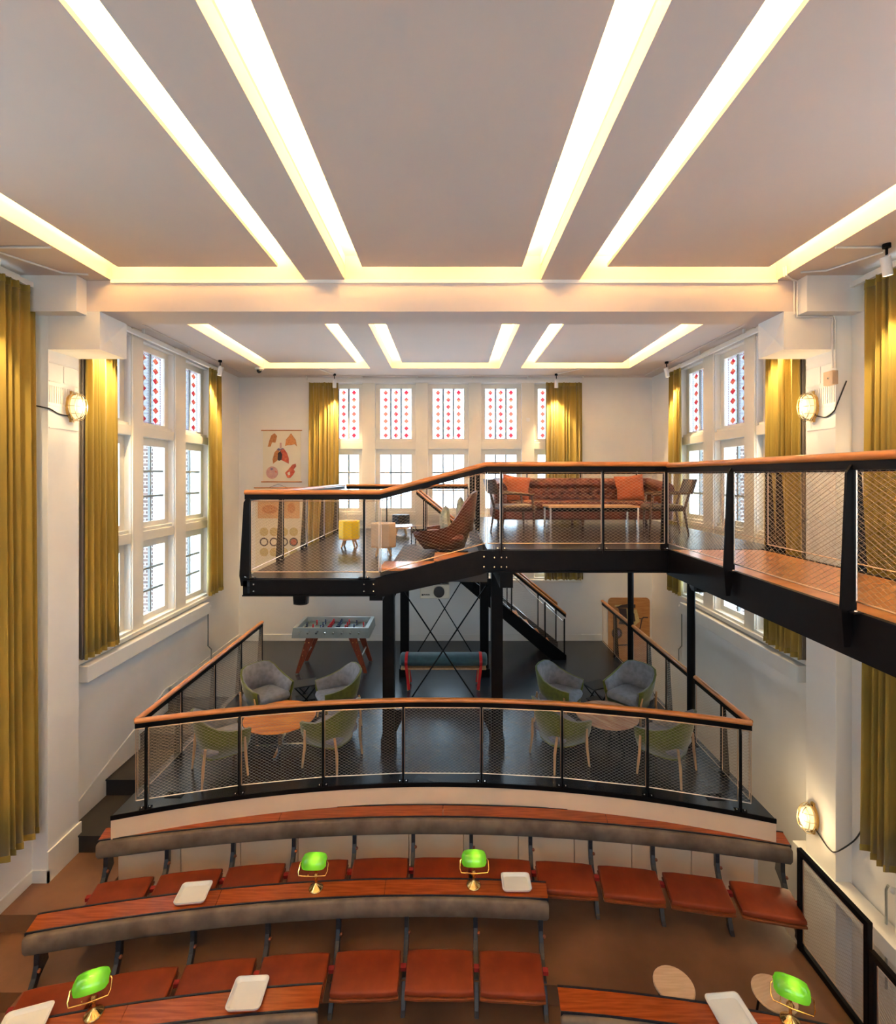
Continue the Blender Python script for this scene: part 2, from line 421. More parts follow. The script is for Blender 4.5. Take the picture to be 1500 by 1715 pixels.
for k, (a, b) in enumerate(LBAYS):
    window(lambda u, n, z, a=a: (WR+n, a+u, z), b-a, 2, 'tall right wall window %s' % pos[k], portal=(pi/2, 0, pi/2))
for k, (a, b) in enumerate(BB):
    window(lambda u, n, z, a=a: (a+u, WB+n, z), b-a, 3, 'end wall window with red diamond stained glass, %s from the left' % ORD[k], portal=(pi/2, 0, pi))
for k, (a, b) in enumerate(FBAYS):
    window(lambda u, n, z, a=a: (WL-n, a+u, z), b-a, 2, 'left wall window beside the viewpoint, %s along' % ORD[k], 'glass_fill', portal=(pi/2, 0, -pi/2))
    window(lambda u, n, z, a=a: (WR+n, a+u, z), b-a, 2, 'right wall window beside the viewpoint, %s along' % ORD[k], 'glass_fill', portal=(pi/2, 0, pi/2))
for k, (a, b) in enumerate(BB):  # unseen windows added to bring frontal daylight into the hall
    window(lambda u, n, z, a=a: (a+u, WF-n, z), b-a, 3, 'added daylight window in the wall behind the viewpoint, %s from the left' % ORD[k], 'glass_fill', portal=(pi/2, 0, 0))
# outer brick skin of the window piers
for side, wall in ((-1, o_wl), (1, o_wr)):
    for (a, b) in ((6.1, 6.57), (7.55, 7.83), (8.73, 9.09), (9.98, 10.4)):
        x = WL-OUT if side < 0 else WR+OUT
        MB().box(min(x, x+side*.22), max(x, x+side*.22), a+.03, b-.03, SB-.5, HD+.3).build('brick_pier', 'brick', wall)
# posts proud of the wall between the windows
for wall, X, s in ((o_wl, WL, 1), (o_wr, WR, -1)):
    for (a, b) in ((7.55, 7.83), (8.73, 9.09)):
        MB().box(min(X, X+s*.03), max(X, X+s*.03), a+.01, b-.01, SB, ZC).build('window_post', 'joinery', wall, bevel=.006)
    MB().box(min(X, X+s*.03), max(X, X+s*.03), 9.98, 10.08, SB, ZC).build('window_post', 'joinery', wall, bevel=.006)
    MB().box(min(X, X+s*.03), max(X, X+s*.03), 6.3, 6.57, SB, ZC).build('window_post', 'joinery', wall, bevel=.006)
    MB().box(min(X, X+s*.08), max(X, X+s*.08), 6.30, 10.15, SB-.06, SB).build('window_board', 'joinery', wall, bevel=.006)
    MB().box(min(X, X+s*.15), max(X, X+s*.15), 6.45, 9.75, 1.10, 1.32).build('pipe_casing', 'plaster_trim', wall, bevel=.012)
    # pier with bracket at the beam
    f = (lambda u: X+s*u)
    def sb(u0, u1, y0, y1, z0, z1, name, m='wall', bevel=.004):
        MB().box(min(f(u0), f(u1)), max(f(u0), f(u1)), y0, y1, z0, z1).build(name, m, wall, bevel=bevel)
    sb(0, .19, 5.76, 6.24, -2.6, ZC, 'pilaster')
    sb(0, .45+.19, 5.60, 5.76, 5.66, ZC, 'bracket_block')
    if True:
        # bracket under the beam end, its inner face folded to a point
        u0, u1 = f(.19), f(.79)
        vs_ = [(u0,5.76,5.27),(u1,5.76,5.27),(u1,6.24,5.27),(u0,6.24,5.27),(u0,5.76,5.71),(u1,5.76,5.71),(u1,6.24,5.71),(u0,6.24,5.71),(f(.79-.05),6.0,5.45)]
        MB().add(vs_, [(3,2,1,0),(0,1,5,4),(2,3,7,6),(3,0,4,7),(4,5,6,7),(1,2,8),(2,6,8),(6,5,8),(5,1,8)]).build('bracket', 'wall', wall)
    for z in (5.12, 4.90, 4.62, 4.36): sb(.19, .196, 5.77, 6.23, z, z+.012, 'moulding_line', 'plaster_trim', 0)
    for k in range(14): sb(.19, .196, 5.78+k*.033, 5.795+k*.033, 4.66, 4.86, 'flute', 'plaster_trim', 0)
    sb(.19, .196, 5.99, 6.005, 4.92, 5.12, 'moulding_line', 'plaster_trim', 0)
# posts of the end wall
for k in range(6):
    if k == 0: a, b = BB[0][0]-.13, BB[0][0]
    elif k == 5: a, b = BB[4][1], BB[4][1]+.13
    else: a, b = BB[k-1][1], BB[k][0]
    MB().box(a, b, WB-.03, WB, SB, ZC-.07).build('window_post', 'joinery', o_wb, bevel=.006)
MB().box(BB[0][0]-.15, BB[4][1]+.15, WB-.10, WB, SB-.06, SB).build('window_board', 'joinery', o_wb, bevel=.006)
MB().box(BB[0][0]-.15, BB[4][1]+.15, WB-.02, WB, .15, SB-.06).build('apron_panel', 'wall', o_wb)

# ---- skirting boards
struct(MB().box(WL, 3.5, WB-.02, WB, 0, .15).build('baseboard_back', 'plaster_trim', bevel=.004), 'white skirting board along the end wall')
bl = MB(); bl.box(WL, WL+.02, 8.55, WB-.02, 0, .15)
st = [(5.3, -.92), (6.98, -.70), (7.75, -.47), (8.52, -.235)]
def yz(x0, x1):
    return lambda u, v, w_: (w_, u, v)
bl.prism([(6.24, -.70), (6.98, -.70), (6.98, -.47), (7.75, -.47), (7.75, -.235), (8.52, -.235), (8.52, 0), (8.60, 0), (8.60, .16), (8.45, .16), (7.68, -.08), (6.90, -.31), (6.24, -.52)], WL, WL+.02, yz(0, 0))
bl.box(WL, WL+.21, 5.74, 5.76, -.92, -.78); bl.box(WL+.19, WL+.21, 5.74, 6.26, -.92, -.56)
bl.box(WL, WL+.02, 5.1, 5.74, -.92, -.78); bl.box(WL, WL+.02, 2.0, 5.3, -1.11, -.78)
struct(bl.build('baseboard_left', 'plaster_trim'), 'white skirting stepping up the left wall')
struct(MB().box(4.44, WR-.02, 4.0, 6.42, -1.10, -.92).build('baseboard_right', 'plaster_trim', bevel=.006), 'white ledge at the foot of the right wall')

# ================================================================ floors
PC, PR = Vector((-.15, -5.04)), 11.17           # platform front arc
RC = Vector((-.25, -11.4))                       # centre of the bench rows
def arc_pts(c, R, x0, x1, n):
    t0, t1 = asin((x0-c.x)/R), asin((x1-c.x)/R)
    return [(c.x+R*sin(t0+(t1-t0)*k/n), c.y+R*cos(t0+(t1-t0)*k/n)) for k in range(n+1)]
zf = lambda u, v, w: (u, v, w)
plat = arc_pts(PC, PR, -3.77, 3.61, 40)+[(3.55, WB), (WL, WB), (WL, 8.52), (-3.77, 8.52)]
o_floor = struct(MB().prism(plat, -.06, 0, zf).build('floor', 'lino'), 'dark grey linoleum floor of the raised platform')
edge = arc_pts(PC, PR, -3.77, 3.61, 40); edge2 = arc_pts(PC, PR-.012, -3.77, 3.61, 40)
mb = MB(); mb.loft([[(a[0], a[1], z) for a, z in ((p, -.04), (q, -.04), (q, .012), ((p[0], p[1]), .012))] for p, q in zip(edge, edge2)])
mb.build('edge_strip', 'steel', o_floor)
# white curved riser below the platform edge
f1 = arc_pts(PC, PR-.004, -3.77, 3.61, 40); f2 = arc_pts(PC, PR+.06, -3.77, 3.61, 40)
mb = MB(); mb.loft([[(p[0], p[1], -.255), (p[0], p[1], -.035), (q[0], q[1], -.035), (q[0], q[1], -.255)] for p, q in zip(f1, f2)])
struct(mb.build('trim_1', 'cream', smooth=True), 'pale curved fascia board under the platform railing')
mb = MB(); mb.box(3.49, 3.55, 5.7, WB, -2.6, -.06); mb.box(-3.77, -3.71, 5.7, 8.52, -2.6, -.06)
struct(mb.build('wall_platform', 'wall'), 'white side walls under the platform edge')
# back panels behind the upper bench row
p1 = arc_pts(RC, 17.27+.13, -3.77, 3.45, 22)
wpan = bpy.data.objects.new('wall_bench', None); COL.objects.link(wpan); ORG['wall_bench'] = Vector((0, 5.9, -.92)); wpan.location = (0, 5.9, -.92); struct(wpan, 'pale panels behind the upper bench row')
for k in range(0, 22, 2):
    a, b = p1[k], p1[k+2]
    t = Vector((b[0]-a[0], b[1]-a[1], 0)).normalized()*.006
    mb = MB(); mb.add([(a[0]+t.x, a[1]+t.y, -.92), (b[0]-t.x, b[1]-t.y, -.92), (b[0]-t.x, b[1]-t.y, -.27), (a[0]+t.x, a[1]+t.y, -.27),
                       (a[0], a[1]+.05, -.92), (b[0], b[1]+.05, -.92), (b[0], b[1]+.05, -.27), (a[0], a[1]+.05, -.27)],
                      [(0,1,2,3),(7,6,5,4),(0,4,5,1),(3,2,6,7),(0,3,7,4),(1,5,6,2)])
    mb.build('panel', 'cream', wpan)
# stepped auditorium floor
def tier(R0, R1, z, name, label, x0=-3.9):
    outer = arc_pts(RC, R1, x0, 3.5, 24); inner = arc_pts(RC, R0, x0, 3.5, 24)
    mb = MB(); mb.prism(inner+outer[::-1], -2.6, z, zf)
    return struct(mb.build(name, 'tier_floor'), label)
t1 = tier(16.04, 17.55, -.92, 'floor_tier_1', 'brown floor of the upper bench row')
t2 = tier(15.15, 16.04, -1.11, 'floor_tier_2', 'brown floor of the second bench row')
t3 = tier(14.26, 15.15, -1.30, 'floor_tier_3', 'brown floor of the third bench row')
t4 = tier(8.0, 14.26, -1.49, 'floor_tier_4', 'brown floor of the lowest part')
# left aisle in steps
al = MB(); al.box(WL, -3.9, 5.33, 6.25, -2.6, -.92); o_aisle = struct(al.build('floor_aisle', 'tier_floor'), 'brown stepped aisle by the left wall')
for k in range(6): MB().box(WL, -3.9, 5.33-.62*(k+1), 5.33-.62*k, -2.6, -1.11-.19*k).build('aisle_step', 'tier_floor', o_aisle)
struct(MB().box(3.5, WR, WF, WB, -2.72, -2.6).build('floor_stairwell', 'tier_floor'), 'brown floor at the bottom of the right stairwell')
struct(MB().box(WL, 3.5, WF, WB, -2.72, -2.6).build('floor_lower', 'tier_floor'), 'brown lower floor below the viewpoint')
struct(MB().box(WL, -3.77, 8.52, 8.58, -1.0, -.06).build('wall_step', 'black_step'), 'black top riser of the platform steps')
# black steps up to the platform
stp = thing('platform_steps', 'black steps climbing along the left wall to the platform', 'stairs', (-4.2, 7.3, -.92))
for y0, z1 in ((6.21, -.70), (6.98, -.47), (7.75, -.235)):
    y1 = 8.52
    MB().box(WL+.02, -3.78, y0, y0+.77, -1.0, z1-.02).build('riser', 'black_step', stp)
    MB().box(WL+.02, -3.78, y0-.015, y0+.77, z1-.02, z1).build('tread', 'black_step', stp)
# ================================================================ railings
CW, CH = .060, .036
def mesh_panel(A, B, D, parent, name='mesh_infill', r=.0010, cw=CW, ch=CH):
    A, B, D = Vector(A), Vector(B), Vector(D)
    Wd = (B-A).length; H = (D-A).length; us = (B-A)/Wd; vt = (D-A)/H
    nrm = us.cross(vt).normalized(); k = ch/cw; mb = MB()
    cf = us.cross(vt).length
    n0 = int(math.floor(-H/k/cw)); n1 = int(math.ceil(Wd/cw))
    for sgn in (0, 1):
        for n in range(n0, n1+1):
            s0 = n*cw; pts = []
            lo = max(0.0, s0); hi = min(Wd, s0+H/k)
            if hi-lo < 1e-3: continue
            q = []
            for s_ in (lo, hi):
                t_ = k*(s_-s0); ss = s_ if sgn == 0 else Wd-s_
                q.append(A+us*ss+vt*t_)
            t = (q[1]-q[0]).normalized(); a = t.cross(nrm)*r
            off = [a, -a*.5+nrm*r*.87, -a*.5-nrm*r*.87]
            mb.add([q[0]+o for o in off]+[q[1]+o for o in off], [(0, 1, 4, 3), (1, 2, 5, 4), (2, 0, 3, 5)])
    o = mb.build(name, 'wire', parent); return o
HANDPROF = [(.036*cos(2*pi*k/12), .029*sin(2*pi*k/12)) for k in range(12)]
def handrail(path, parent, m='rail_wood'):
    o = MB().sweep(path, HANDPROF).build('handrail', m, parent, smooth=True, ang=60)
    b = MB().sweep([Vector(p)-Vector((0, 0, .055)) for p in path], [(-.014, -.028), (.014, -.028), (.014, .028), (-.014, .028)]).build('flat_bar', 'steel', parent)
def post(p, out, h, parent, drop=.10, wb=.10, wt=.05, th=.018):
    """plate post standing in the plane of its outward vector; p is the floor point"""
    p = Vector(p); o = Vector((out[0], out[1], 0)).normalized(); t = Vector((-o.y, o.x, 0))
    poly = [(-.02, h-.08), (.02, h-.08), (wt, h-.13), (wb, .02), (wb*.8, -drop), (.03, -drop), (-.012, .02), (-.012, h-.12)]
    fn = lambda u, v, w: p+o*u+t*w+Vector((0, 0, v))
    q = MB().prism(poly, -th/2, th/2, fn).build('post', 'steel', parent)
    mb = MB()
    for sgn in (-1, 1):
        c = p+t*(sgn*.04)+o*.02
        mb.add([c+t*a+o*b+Vector((0, 0, z)) for a, b, z in ((-.025,-.03,0),(.025,-.03,0),(.025,.03,0),(-.025,.03,0),(-.025,-.03,.008),(.025,-.03,.008),(.025,.03,.008),(-.025,.03,.008))],
               [(3,2,1,0),(4,5,6,7),(0,1,5,4),(1,2,6,5),(2,3,7,6),(3,0,4,7)])
    mb.build('foot_plate', 'steel', q)
    mb = MB()
    for sgn in (-1, 1): mb.ball(p+t*(sgn*.04)+o*.02+Vector((0, 0, .012)), .011, 6, 4)
    mb.build('bolt_pair', 'chrome', q)
    return q
def rods(A, B, h, parent, zb=.07, zt=.11, wr=.0009):
    A, B = Vector(A), Vector(B); u = Vector((0, 0, 1))
    A0, B0, A1, B1 = A+u*zb, B+u*zb, A+u*(h-zt), B+u*(h-zt)
    MB().tube([A0, B0], .006, 6).build('bottom_rod', 'rod', parent, smooth=True); MB().tube([A1, B1], .006, 6).build('top_rod', 'rod', parent, smooth=True)
    mb = MB(); mb.tube([A0, A1], .005, 6); mb.build('end_rod', 'rod', parent)
    mb = MB(); mb.tube([B0, B1], .005, 6); mb.build('end_rod', 'rod', parent)
    mesh_panel(A0, B0, A1, parent, r=wr)
def railing(name, label, pts, h=1.0, path=None, out=None, posts=None, hand='rail_wood', drop=.1, wb=.10, wr=.0009):
    """pts: floor points of successive panel ends; posts: indices that carry a post"""
    c = Vector(pts[0]).lerp(Vector(pts[-1]), .5)
    r = thing(name, label, 'railing', c)
    pv = [Vector(p) for p in pts]
    handrail(path or [p+Vector((0, 0, h-.029)) for p in pv], r, hand)
    for i, p in enumerate(pv):
        if posts is None or i in posts:
            if out: o = out
            else:
                d = pv[min(i+1, len(pv)-1)]-pv[max(i-1, 0)]; o = (d.y, -d.x)
            post(p, o, h, r, drop, wb)
    for i in range(len(pv)-1):
        d = (pv[i+1]-pv[i]); L = d.length; e = d/L*.02
        rods(pv[i]+e, pv[i+1]-e, h, r, wr=wr)
    return r
# curved front railing of the lower platform
PXS = [245, 401, 541, 675, 806, 941, 1084, 1239]
def on_arc(R, px):                                       # where a sight line meets the arc
    k = (px-752.0)/F; a = 1+k*k; b = -2*(k*PC.x+PC.y); c = PC.x**2+PC.y**2-R*R
    y = (-b+sqrt(b*b-4*a*c))/(2*a); return (k*y, y)
pp = [on_arc(PR+.06, x) for x in PXS]
XL0, XR0 = -3.62, 3.46
a0 = arc_pts(PC, PR+.13, XL0, XR0, 40)
r_front = thing('platform_railing', 'curved black steel railing with wooden handrail along the platform front edge', 'railing', (0, 6.0, 0))
handrail([(p[0], p[1], .971) for p in a0], r_front)
for p in pp: post((p[0], p[1], .0), (p[0]-PC.x, p[1]-PC.y) if False else (PC.x-p[0], PC.y-p[1]), 1.0, r_front, drop=.02, wb=.05, wt=.04, th=.02)
ends = [a0[0]]+pp+[a0[-1]]
pq = [Vector((PC.x+(Vector(p)-PC).normalized().x*(PR+.10), PC.y+(Vector(p)-PC).normalized().y*(PR+.10), 0)) for p in ends]
for i in range(len(pq)-1):
    d = pq[i+1]-pq[i]; e = d.normalized()*.015; rods(pq[i]+e, pq[i+1]-e, 1.0, r_front)
yl = a0[0][1]; yr = a0[-1][1]
railing('side_railing', 'long straight railing along the left edge of the platform', [(XL0, yl+.03, 0)]+[(XL0, yl+.03+(9.56-yl)*k/4, 0) for k in (1, 2, 3, 4)], out=(-1, 0), posts=(1, 2, 3, 4), drop=.06)
railing('side_railing', 'right platform railing section running back from the front corner', [(XR0, yr+.03, 0), (XR0, 6.3, 0), (XR0, 6.96, 0)], out=(1, 0), posts=(1,), drop=.06)
railing('side_railing', 'right platform railing section between the two slim columns', [(XR0, 7.14, 0), (XR0, 7.9, 0), (XR0, 8.65, 0), (XR0, 9.33, 0)], out=(1, 0), posts=(1, 2), drop=.06)
railing('side_railing', 'right platform railing section nearest the end wall', [(XR0, 9.47, 0), (XR0, 10.4, 0), (XR0, 11.2, 0)], out=(1, 0), posts=(1,), drop=.06)

# ================================================================ mezzanine decks
ZD, ZT = 2.62, 2.95
YD = 5.72
deck = thing('mezzanine_deck', 'raised two-level mezzanine deck on black steel columns', 'mezzanine', (0, 8.4, 0))
def dk(name, x0, x1, y0, y1, z0, z1, m='steel', bevel=0, par=None):
    return MB().box(x0, x1, y0, y1, z0, z1).build(name, m, par or deck, bevel=bevel)
dk('deck_floor', -2.38, -.80, YD, 11.12, ZD-.10, ZD, 'lino'); dk('deck_floor', -.80, .44, 6.22, 10.22, ZD-.10, ZD, 'lino')
dk('deck_floor', .44, 3.90, YD+.03, 10.22, ZT-.12, ZT, 'lino')
dk('deck_riser', .42, .44, 6.22, 10.22, ZD, ZT, 'black_step')
# wooden steps between the two levels; black block paints in shade and dark base under the lounge chair
for x0, x1, z in ((-.80, -.17, ZD+.11), (-.17, .44, ZD+.22)):
    dk('step_tread', x0-.01, x1, YD+.02, 6.22, z-.03, z, 'rail_wood', .004); dk('step_riser', x0, x1, YD+.03, 6.21, ZD-.05, z-.03, 'black_step')
dk('shade_plinth', -.70, .42, 6.22, 7.75, ZD, ZD+.11, 'black_step', .004)
# front I beams
def ibeam(poly_y0, x0, x1, z0, z1, par, y=YD, fl=.05):
    dk('beam_web', x0, x1, y-.01, y+.02, z0, z1, 'steel', 0, par)
    dk('beam_flange', x0-.07, x1, y-fl, y+.06, z1-.012, z1, 'steel', 0, par); dk('beam_flange', x0-.07, x1, y-fl, y+.06, z0, z0+.014, 'steel', 0, par)
ibeam(0, -2.30, -.84, 2.42, ZD-.01, deck)
dk('beam_web', .44, 2.55, YD-.01, YD+.03, 2.69, ZT-.01); dk('beam_flange', .44, 2.55, YD-.05, YD+.06, 2.69, 2.705)
MB().prism([(-.86, ZD-.0), (-.86, 2.42), (-.80, 2.40), (.36, 2.66), (.44, 2.69), (.44, ZT-.01), (.36, ZT-.01)], YD-.012, YD+.02, lambda u, v, w: (u, w, v)).build('stringer', 'steel', deck)
for (bx, bz) in ((.40, 2.87), (.40, 2.75), (.52, 2.86), (.52, 2.75), (.60, 2.86), (.60, 2.75), (.66, 2.86), (.66, 2.75), (-.87, 2.55), (-.87, 2.47), (-.98, 2.55), (-.98, 2.47), (-2.25, 2.55), (-2.25, 2.47)):
    MB().ball((bx, YD-.014, bz), .013, 6, 4).build('bolt', 'chrome', deck)
# other edge beams
dk('edge_beam', -2.38, -2.33, YD, 11.12, 2.42, ZD-.01); dk('edge_beam', -2.38, .44, 11.07, 11.12, 2.42, ZD-.01)
dk('edge_beam', 3.84, 3.90, YD+.03, 10.22, 2.70, ZT-.01); dk('edge_beam', -.70, 3.90, 10.17, 10.22, 2.50, ZD-.02)
dk('edge_beam', .44, 3.90, 10.17, 10.22, ZD-.02, ZT-.12)
for y in (6.95, 9.44):
    dk('cross_beam', -2.33, .44, y-.06, y+.06, 2.36, 2.52); dk('cross_beam', .44, 3.84, y-.06, y+.06, 2.54, 2.83)
dk('long_beam', -.92, -.77, YD, 10.2, 2.36, 2.52); dk('long_beam', .59, .74, YD+.03, 10.2, 2.50, 2.83)
# four main columns with base plates
for x in (-.845, .665):
    for y in (6.95, 9.44):
        c = dk('column', x-.08, x+.08, y-.08, y+.08, 0, 2.37 if x < 0 else 2.52, bevel=.006)
        dk('base_block', x-.10, x+.10, y-.10, y+.10, 0, .16, par=c); 
        s = 1 if x < 0 else -1
        if y < 8:
            MB().prism([(x+s*.08, .16), (x+s*.20, .42), (x+s*.20, .52), (x+s*.08, .52)], y-.012, y+.012, lambda u, v, w: (u, w, v)).build('gusset', 'steel', c)
            MB().prism([(x+s*.08, 2.36), (x+s*.22, 2.36), (x+s*.08, 2.10)], y-.012, y+.012, lambda u, v, w: (u, w, v)).build('gusset', 'steel', c)
for y, zt, zb in ((6.95, 2.28, .45), (9.44, 2.28, .30)):
    for s in (-1, 1):
        xa, xb = AX-.01-s*.62, AX-.01+s*.60
        MB().tube([(xa, y+s*.015, zt), (xb, y+s*.015, zb)], .011, 6).build('brace_rod', 'steel', deck, smooth=True)
for y in (7.05, 9.40):
    MB().lathe([(.055, 0), (.055, 2.83)], (3.44, y, 0), 14).build('slim_column', 'steel', deck, smooth=True)
    MB().lathe([(.11, 0), (.11, .015)], (3.44, y, 0), 14).build('base_plate', 'steel', deck, smooth=True)
# upper rails
def zline(a, b, t): return a+(b-a)*t
fr = thing('deck_railing', 'black mezzanine front railing with wooden handrail, rising over the steps', 'railing', (0, YD, ZD))
handrail([(-2.36, YD+.01, ZD+.99), (-.80, YD+.01, ZD+.99), (.43, YD+.01, ZT+.985), (2.53, YD+.01, ZT+.985)], fr)
st_ = [(-2.30, ZD, 1), (-.98, ZD, 1), (-.80, ZD, 0), (.43, ZT, 0), (.60, ZT, 1), (1.77, ZT, 1), (2.50, ZT, 0)]
for x, z, ps in st_:
    if ps: post((x, YD+.01, z), (0, -1), 1.0, fr, drop=.04, wb=.05, wt=.04, th=.018)
for (xa, za, _), (xb, zb, _) in zip(st_[:-1], st_[1:]):
    rods((xa+.012, YD+.01, za), (xb-.012, YD+.01, zb), 1.0, fr)
lf = railing('deck_railing', 'mezzanine railing along the left edge of the lower deck', [(-2.34, YD+.05, ZD), (-2.34, 6.98, ZD), (-2.34, 8.13, ZD), (-2.34, 9.3, ZD), (-2.34, 10.4, ZD), (-2.34, 11.08, ZD)], out=(-1, 0), posts=(0, 1, 2, 3, 4), drop=.1, hand='rail_wood')
railing('deck_railing', 'mezzanine railing across the back of the lower deck by the windows', [(-2.30, 11.09, ZD), (-1.4, 11.09, ZD), (-.5, 11.09, ZD), (.42, 11.09, ZD)], out=(0, 1), posts=(1, 2, 3))
railing('deck_railing', 'mezzanine railing beside the lounge chair at the upper deck edge', [(.47, 7.8, ZT), (.47, 9.0, ZT), (.47, 10.15, ZT)], out=(-1, 0), posts=(0, 1, 2), wb=.06)
railing('deck_railing', 'mezzanine railing behind the long leather sofa', [(.50, 10.19, ZT), (1.6, 10.19, ZT), (2.7, 10.19, ZT), (3.85, 10.19, ZT)], out=(0, 1), posts=(0, 1, 2, 3))
railing('deck_railing', 'mezzanine railing along the right edge of the upper deck', [(3.87, 5.85, ZT), (3.87, 7.0, ZT), (3.87, 8.6, ZT), (3.87, 10.15, ZT)], out=(1, 0), posts=(0,))

# walkway running from the deck past the viewpoint
wk = thing('walkway', 'wood-floored steel walkway running from the mezzanine along the right wall', 'walkway', (3.1, 2.0, 2.69))
for k in range(9):
    y1 = YD-.01-k*.9
    MB().box(2.56, 3.60, y1-.894, y1, ZT-.05, ZT).build('floor_board', 'rail_wood', wk)
MB().box(2.52, 2.56, -2.4, YD+.03, 2.66, ZT+.005).build('edge_beam', 'steel', wk); MB().box(3.60, 3.64, -2.4, YD+.03, 2.66, ZT+.005).build('edge_beam', 'steel', wk)
for y in (-2.0, .5, 3.0, 5.2): MB().box(2.56, 3.60, y-.04, y+.04, 2.70, ZT-.05).build('cross_beam', 'steel', wk)
for y in (-2.0, .5, 3.0): MB().box(3.64, WR, y-.04, y+.04, 2.70, 2.90).build('wall_bracket', 'steel', wk)
yy = [5.75, 4.42, 3.10, 1.78, .46, -.86, -2.18]
wr = railing('walkway_railing', 'walkway railing nearest the hall with tapered black posts and wooden handrail', [(2.53, y, ZT) for y in yy], out=(-1, 0), drop=.22, wb=.085, wr=.0014)
railing('walkway_railing', 'walkway railing on the side towards the right wall', [(3.62, y, ZT) for y in [5.65]+yy[1:]], out=(1, 0), drop=.2)

# ---- staircase behind the columns
sc = thing('staircase', 'black steel staircase descending to the right behind the columns', 'stairs', (.9, 10.65, 0))
X0, X1, Z0, Z1 = -.63, 2.36, ZD, 0.0
sl = lambda x: Z0+(Z1-Z0)*(x-X0)/(X1-X0)
for y in (10.24, 11.05):
    MB().prism([(X0-.1, Z0), (X0-.1, Z0-.22), (X0+.05, Z0-.34), (X1-.25, 0), (X1+.06, 0), (X1+.06, .10)], y-.01, y+.02, lambda u, v, w: (u, w, v)).build('stringer', 'steel', sc)
n = 13
for k in range(1, n):
    x = X0+(X1-X0)*k/n; z = Z0-(Z0-Z1)*k/n
    MB().box(x-.21, x+.05, 10.26, 11.04, z-.035, z).build('tread', 'rail_wood' if k > 8 else 'lino', sc)
for y in (10.25, 11.06):
    handrail([(X0-.05, y, Z0+.88), (X1+.05, y, .93+.02)], sc)
    xs_ = [X0+.1, X0+1.0, X0+1.92, X1-.38, X1+.02]
    for x in xs_: MB().box(x-.012, x+.012, y-.02, y+.02, sl(x)-.02 if x < X1 else 0, sl(x)+.86).build('baluster', 'steel', sc)
    for xa, xb in zip(xs_[:-1], xs_[1:]):
        A, B, D = (xa+.01, y, sl(xa)+.10), (xb-.01, y, sl(xb)+.10), (xa+.01, y, sl(xa)+.80)
        MB().tube([A, B], .006, 6).build('bottom_rod', 'chrome', sc); MB().tube([D, (xb-.01, y, sl(xb)+.80)], .006, 6).build('top_rod', 'chrome', sc)
        mesh_panel(A, B, D, sc)
# ---- low frames at the end of the bench rows (right aisle)
def aisle_panel(name, label, ya, yb, z0, z1):
    r = thing(name, label, 'railing', (3.5, (ya+yb)/2, z0)); X = 3.5
    for y in (ya, yb): MB().box(X-.02, X+.02, y-.022, y+.022, z0, z1).build('post', 'steel', r)
    MB().box(X-.022, X+.022, min(ya, yb)-.022, max(ya, yb)+.022, z1, z1+.05).build('top_rail', 'steel', r)
    MB().box(X-.02, X+.02, min(ya, yb)+.022, max(ya, yb)-.022, z0+.01, z0+.07).build('bottom_rail', 'steel', r)
    a, b = min(ya, yb)+.04, max(ya, yb)-.04
    for p, q in (((X, a, z0+.10), (X, b, z0+.10)), ((X, a, z1-.03), (X, b, z1-.03)), ((X, a, z0+.10), (X, a, z1-.03)), ((X, b, z0+.10), (X, b, z1-.03))):
        MB().tube([p, q], .006, 6).build('frame_rod', 'rod', r)
    mesh_panel((X, a, z0+.10), (X, b, z0+.10), (X, a, z1-.03), r, cw=.06, ch=.034)
aisle_panel('aisle_barrier', 'black framed wire mesh barrier beside the upper bench row end', 4.94, 4.144, -.92, .03)
aisle_panel('aisle_barrier', 'lower black framed wire mesh barrier at the bottom right corner', 4.09, 3.30, -1.30, -.18)
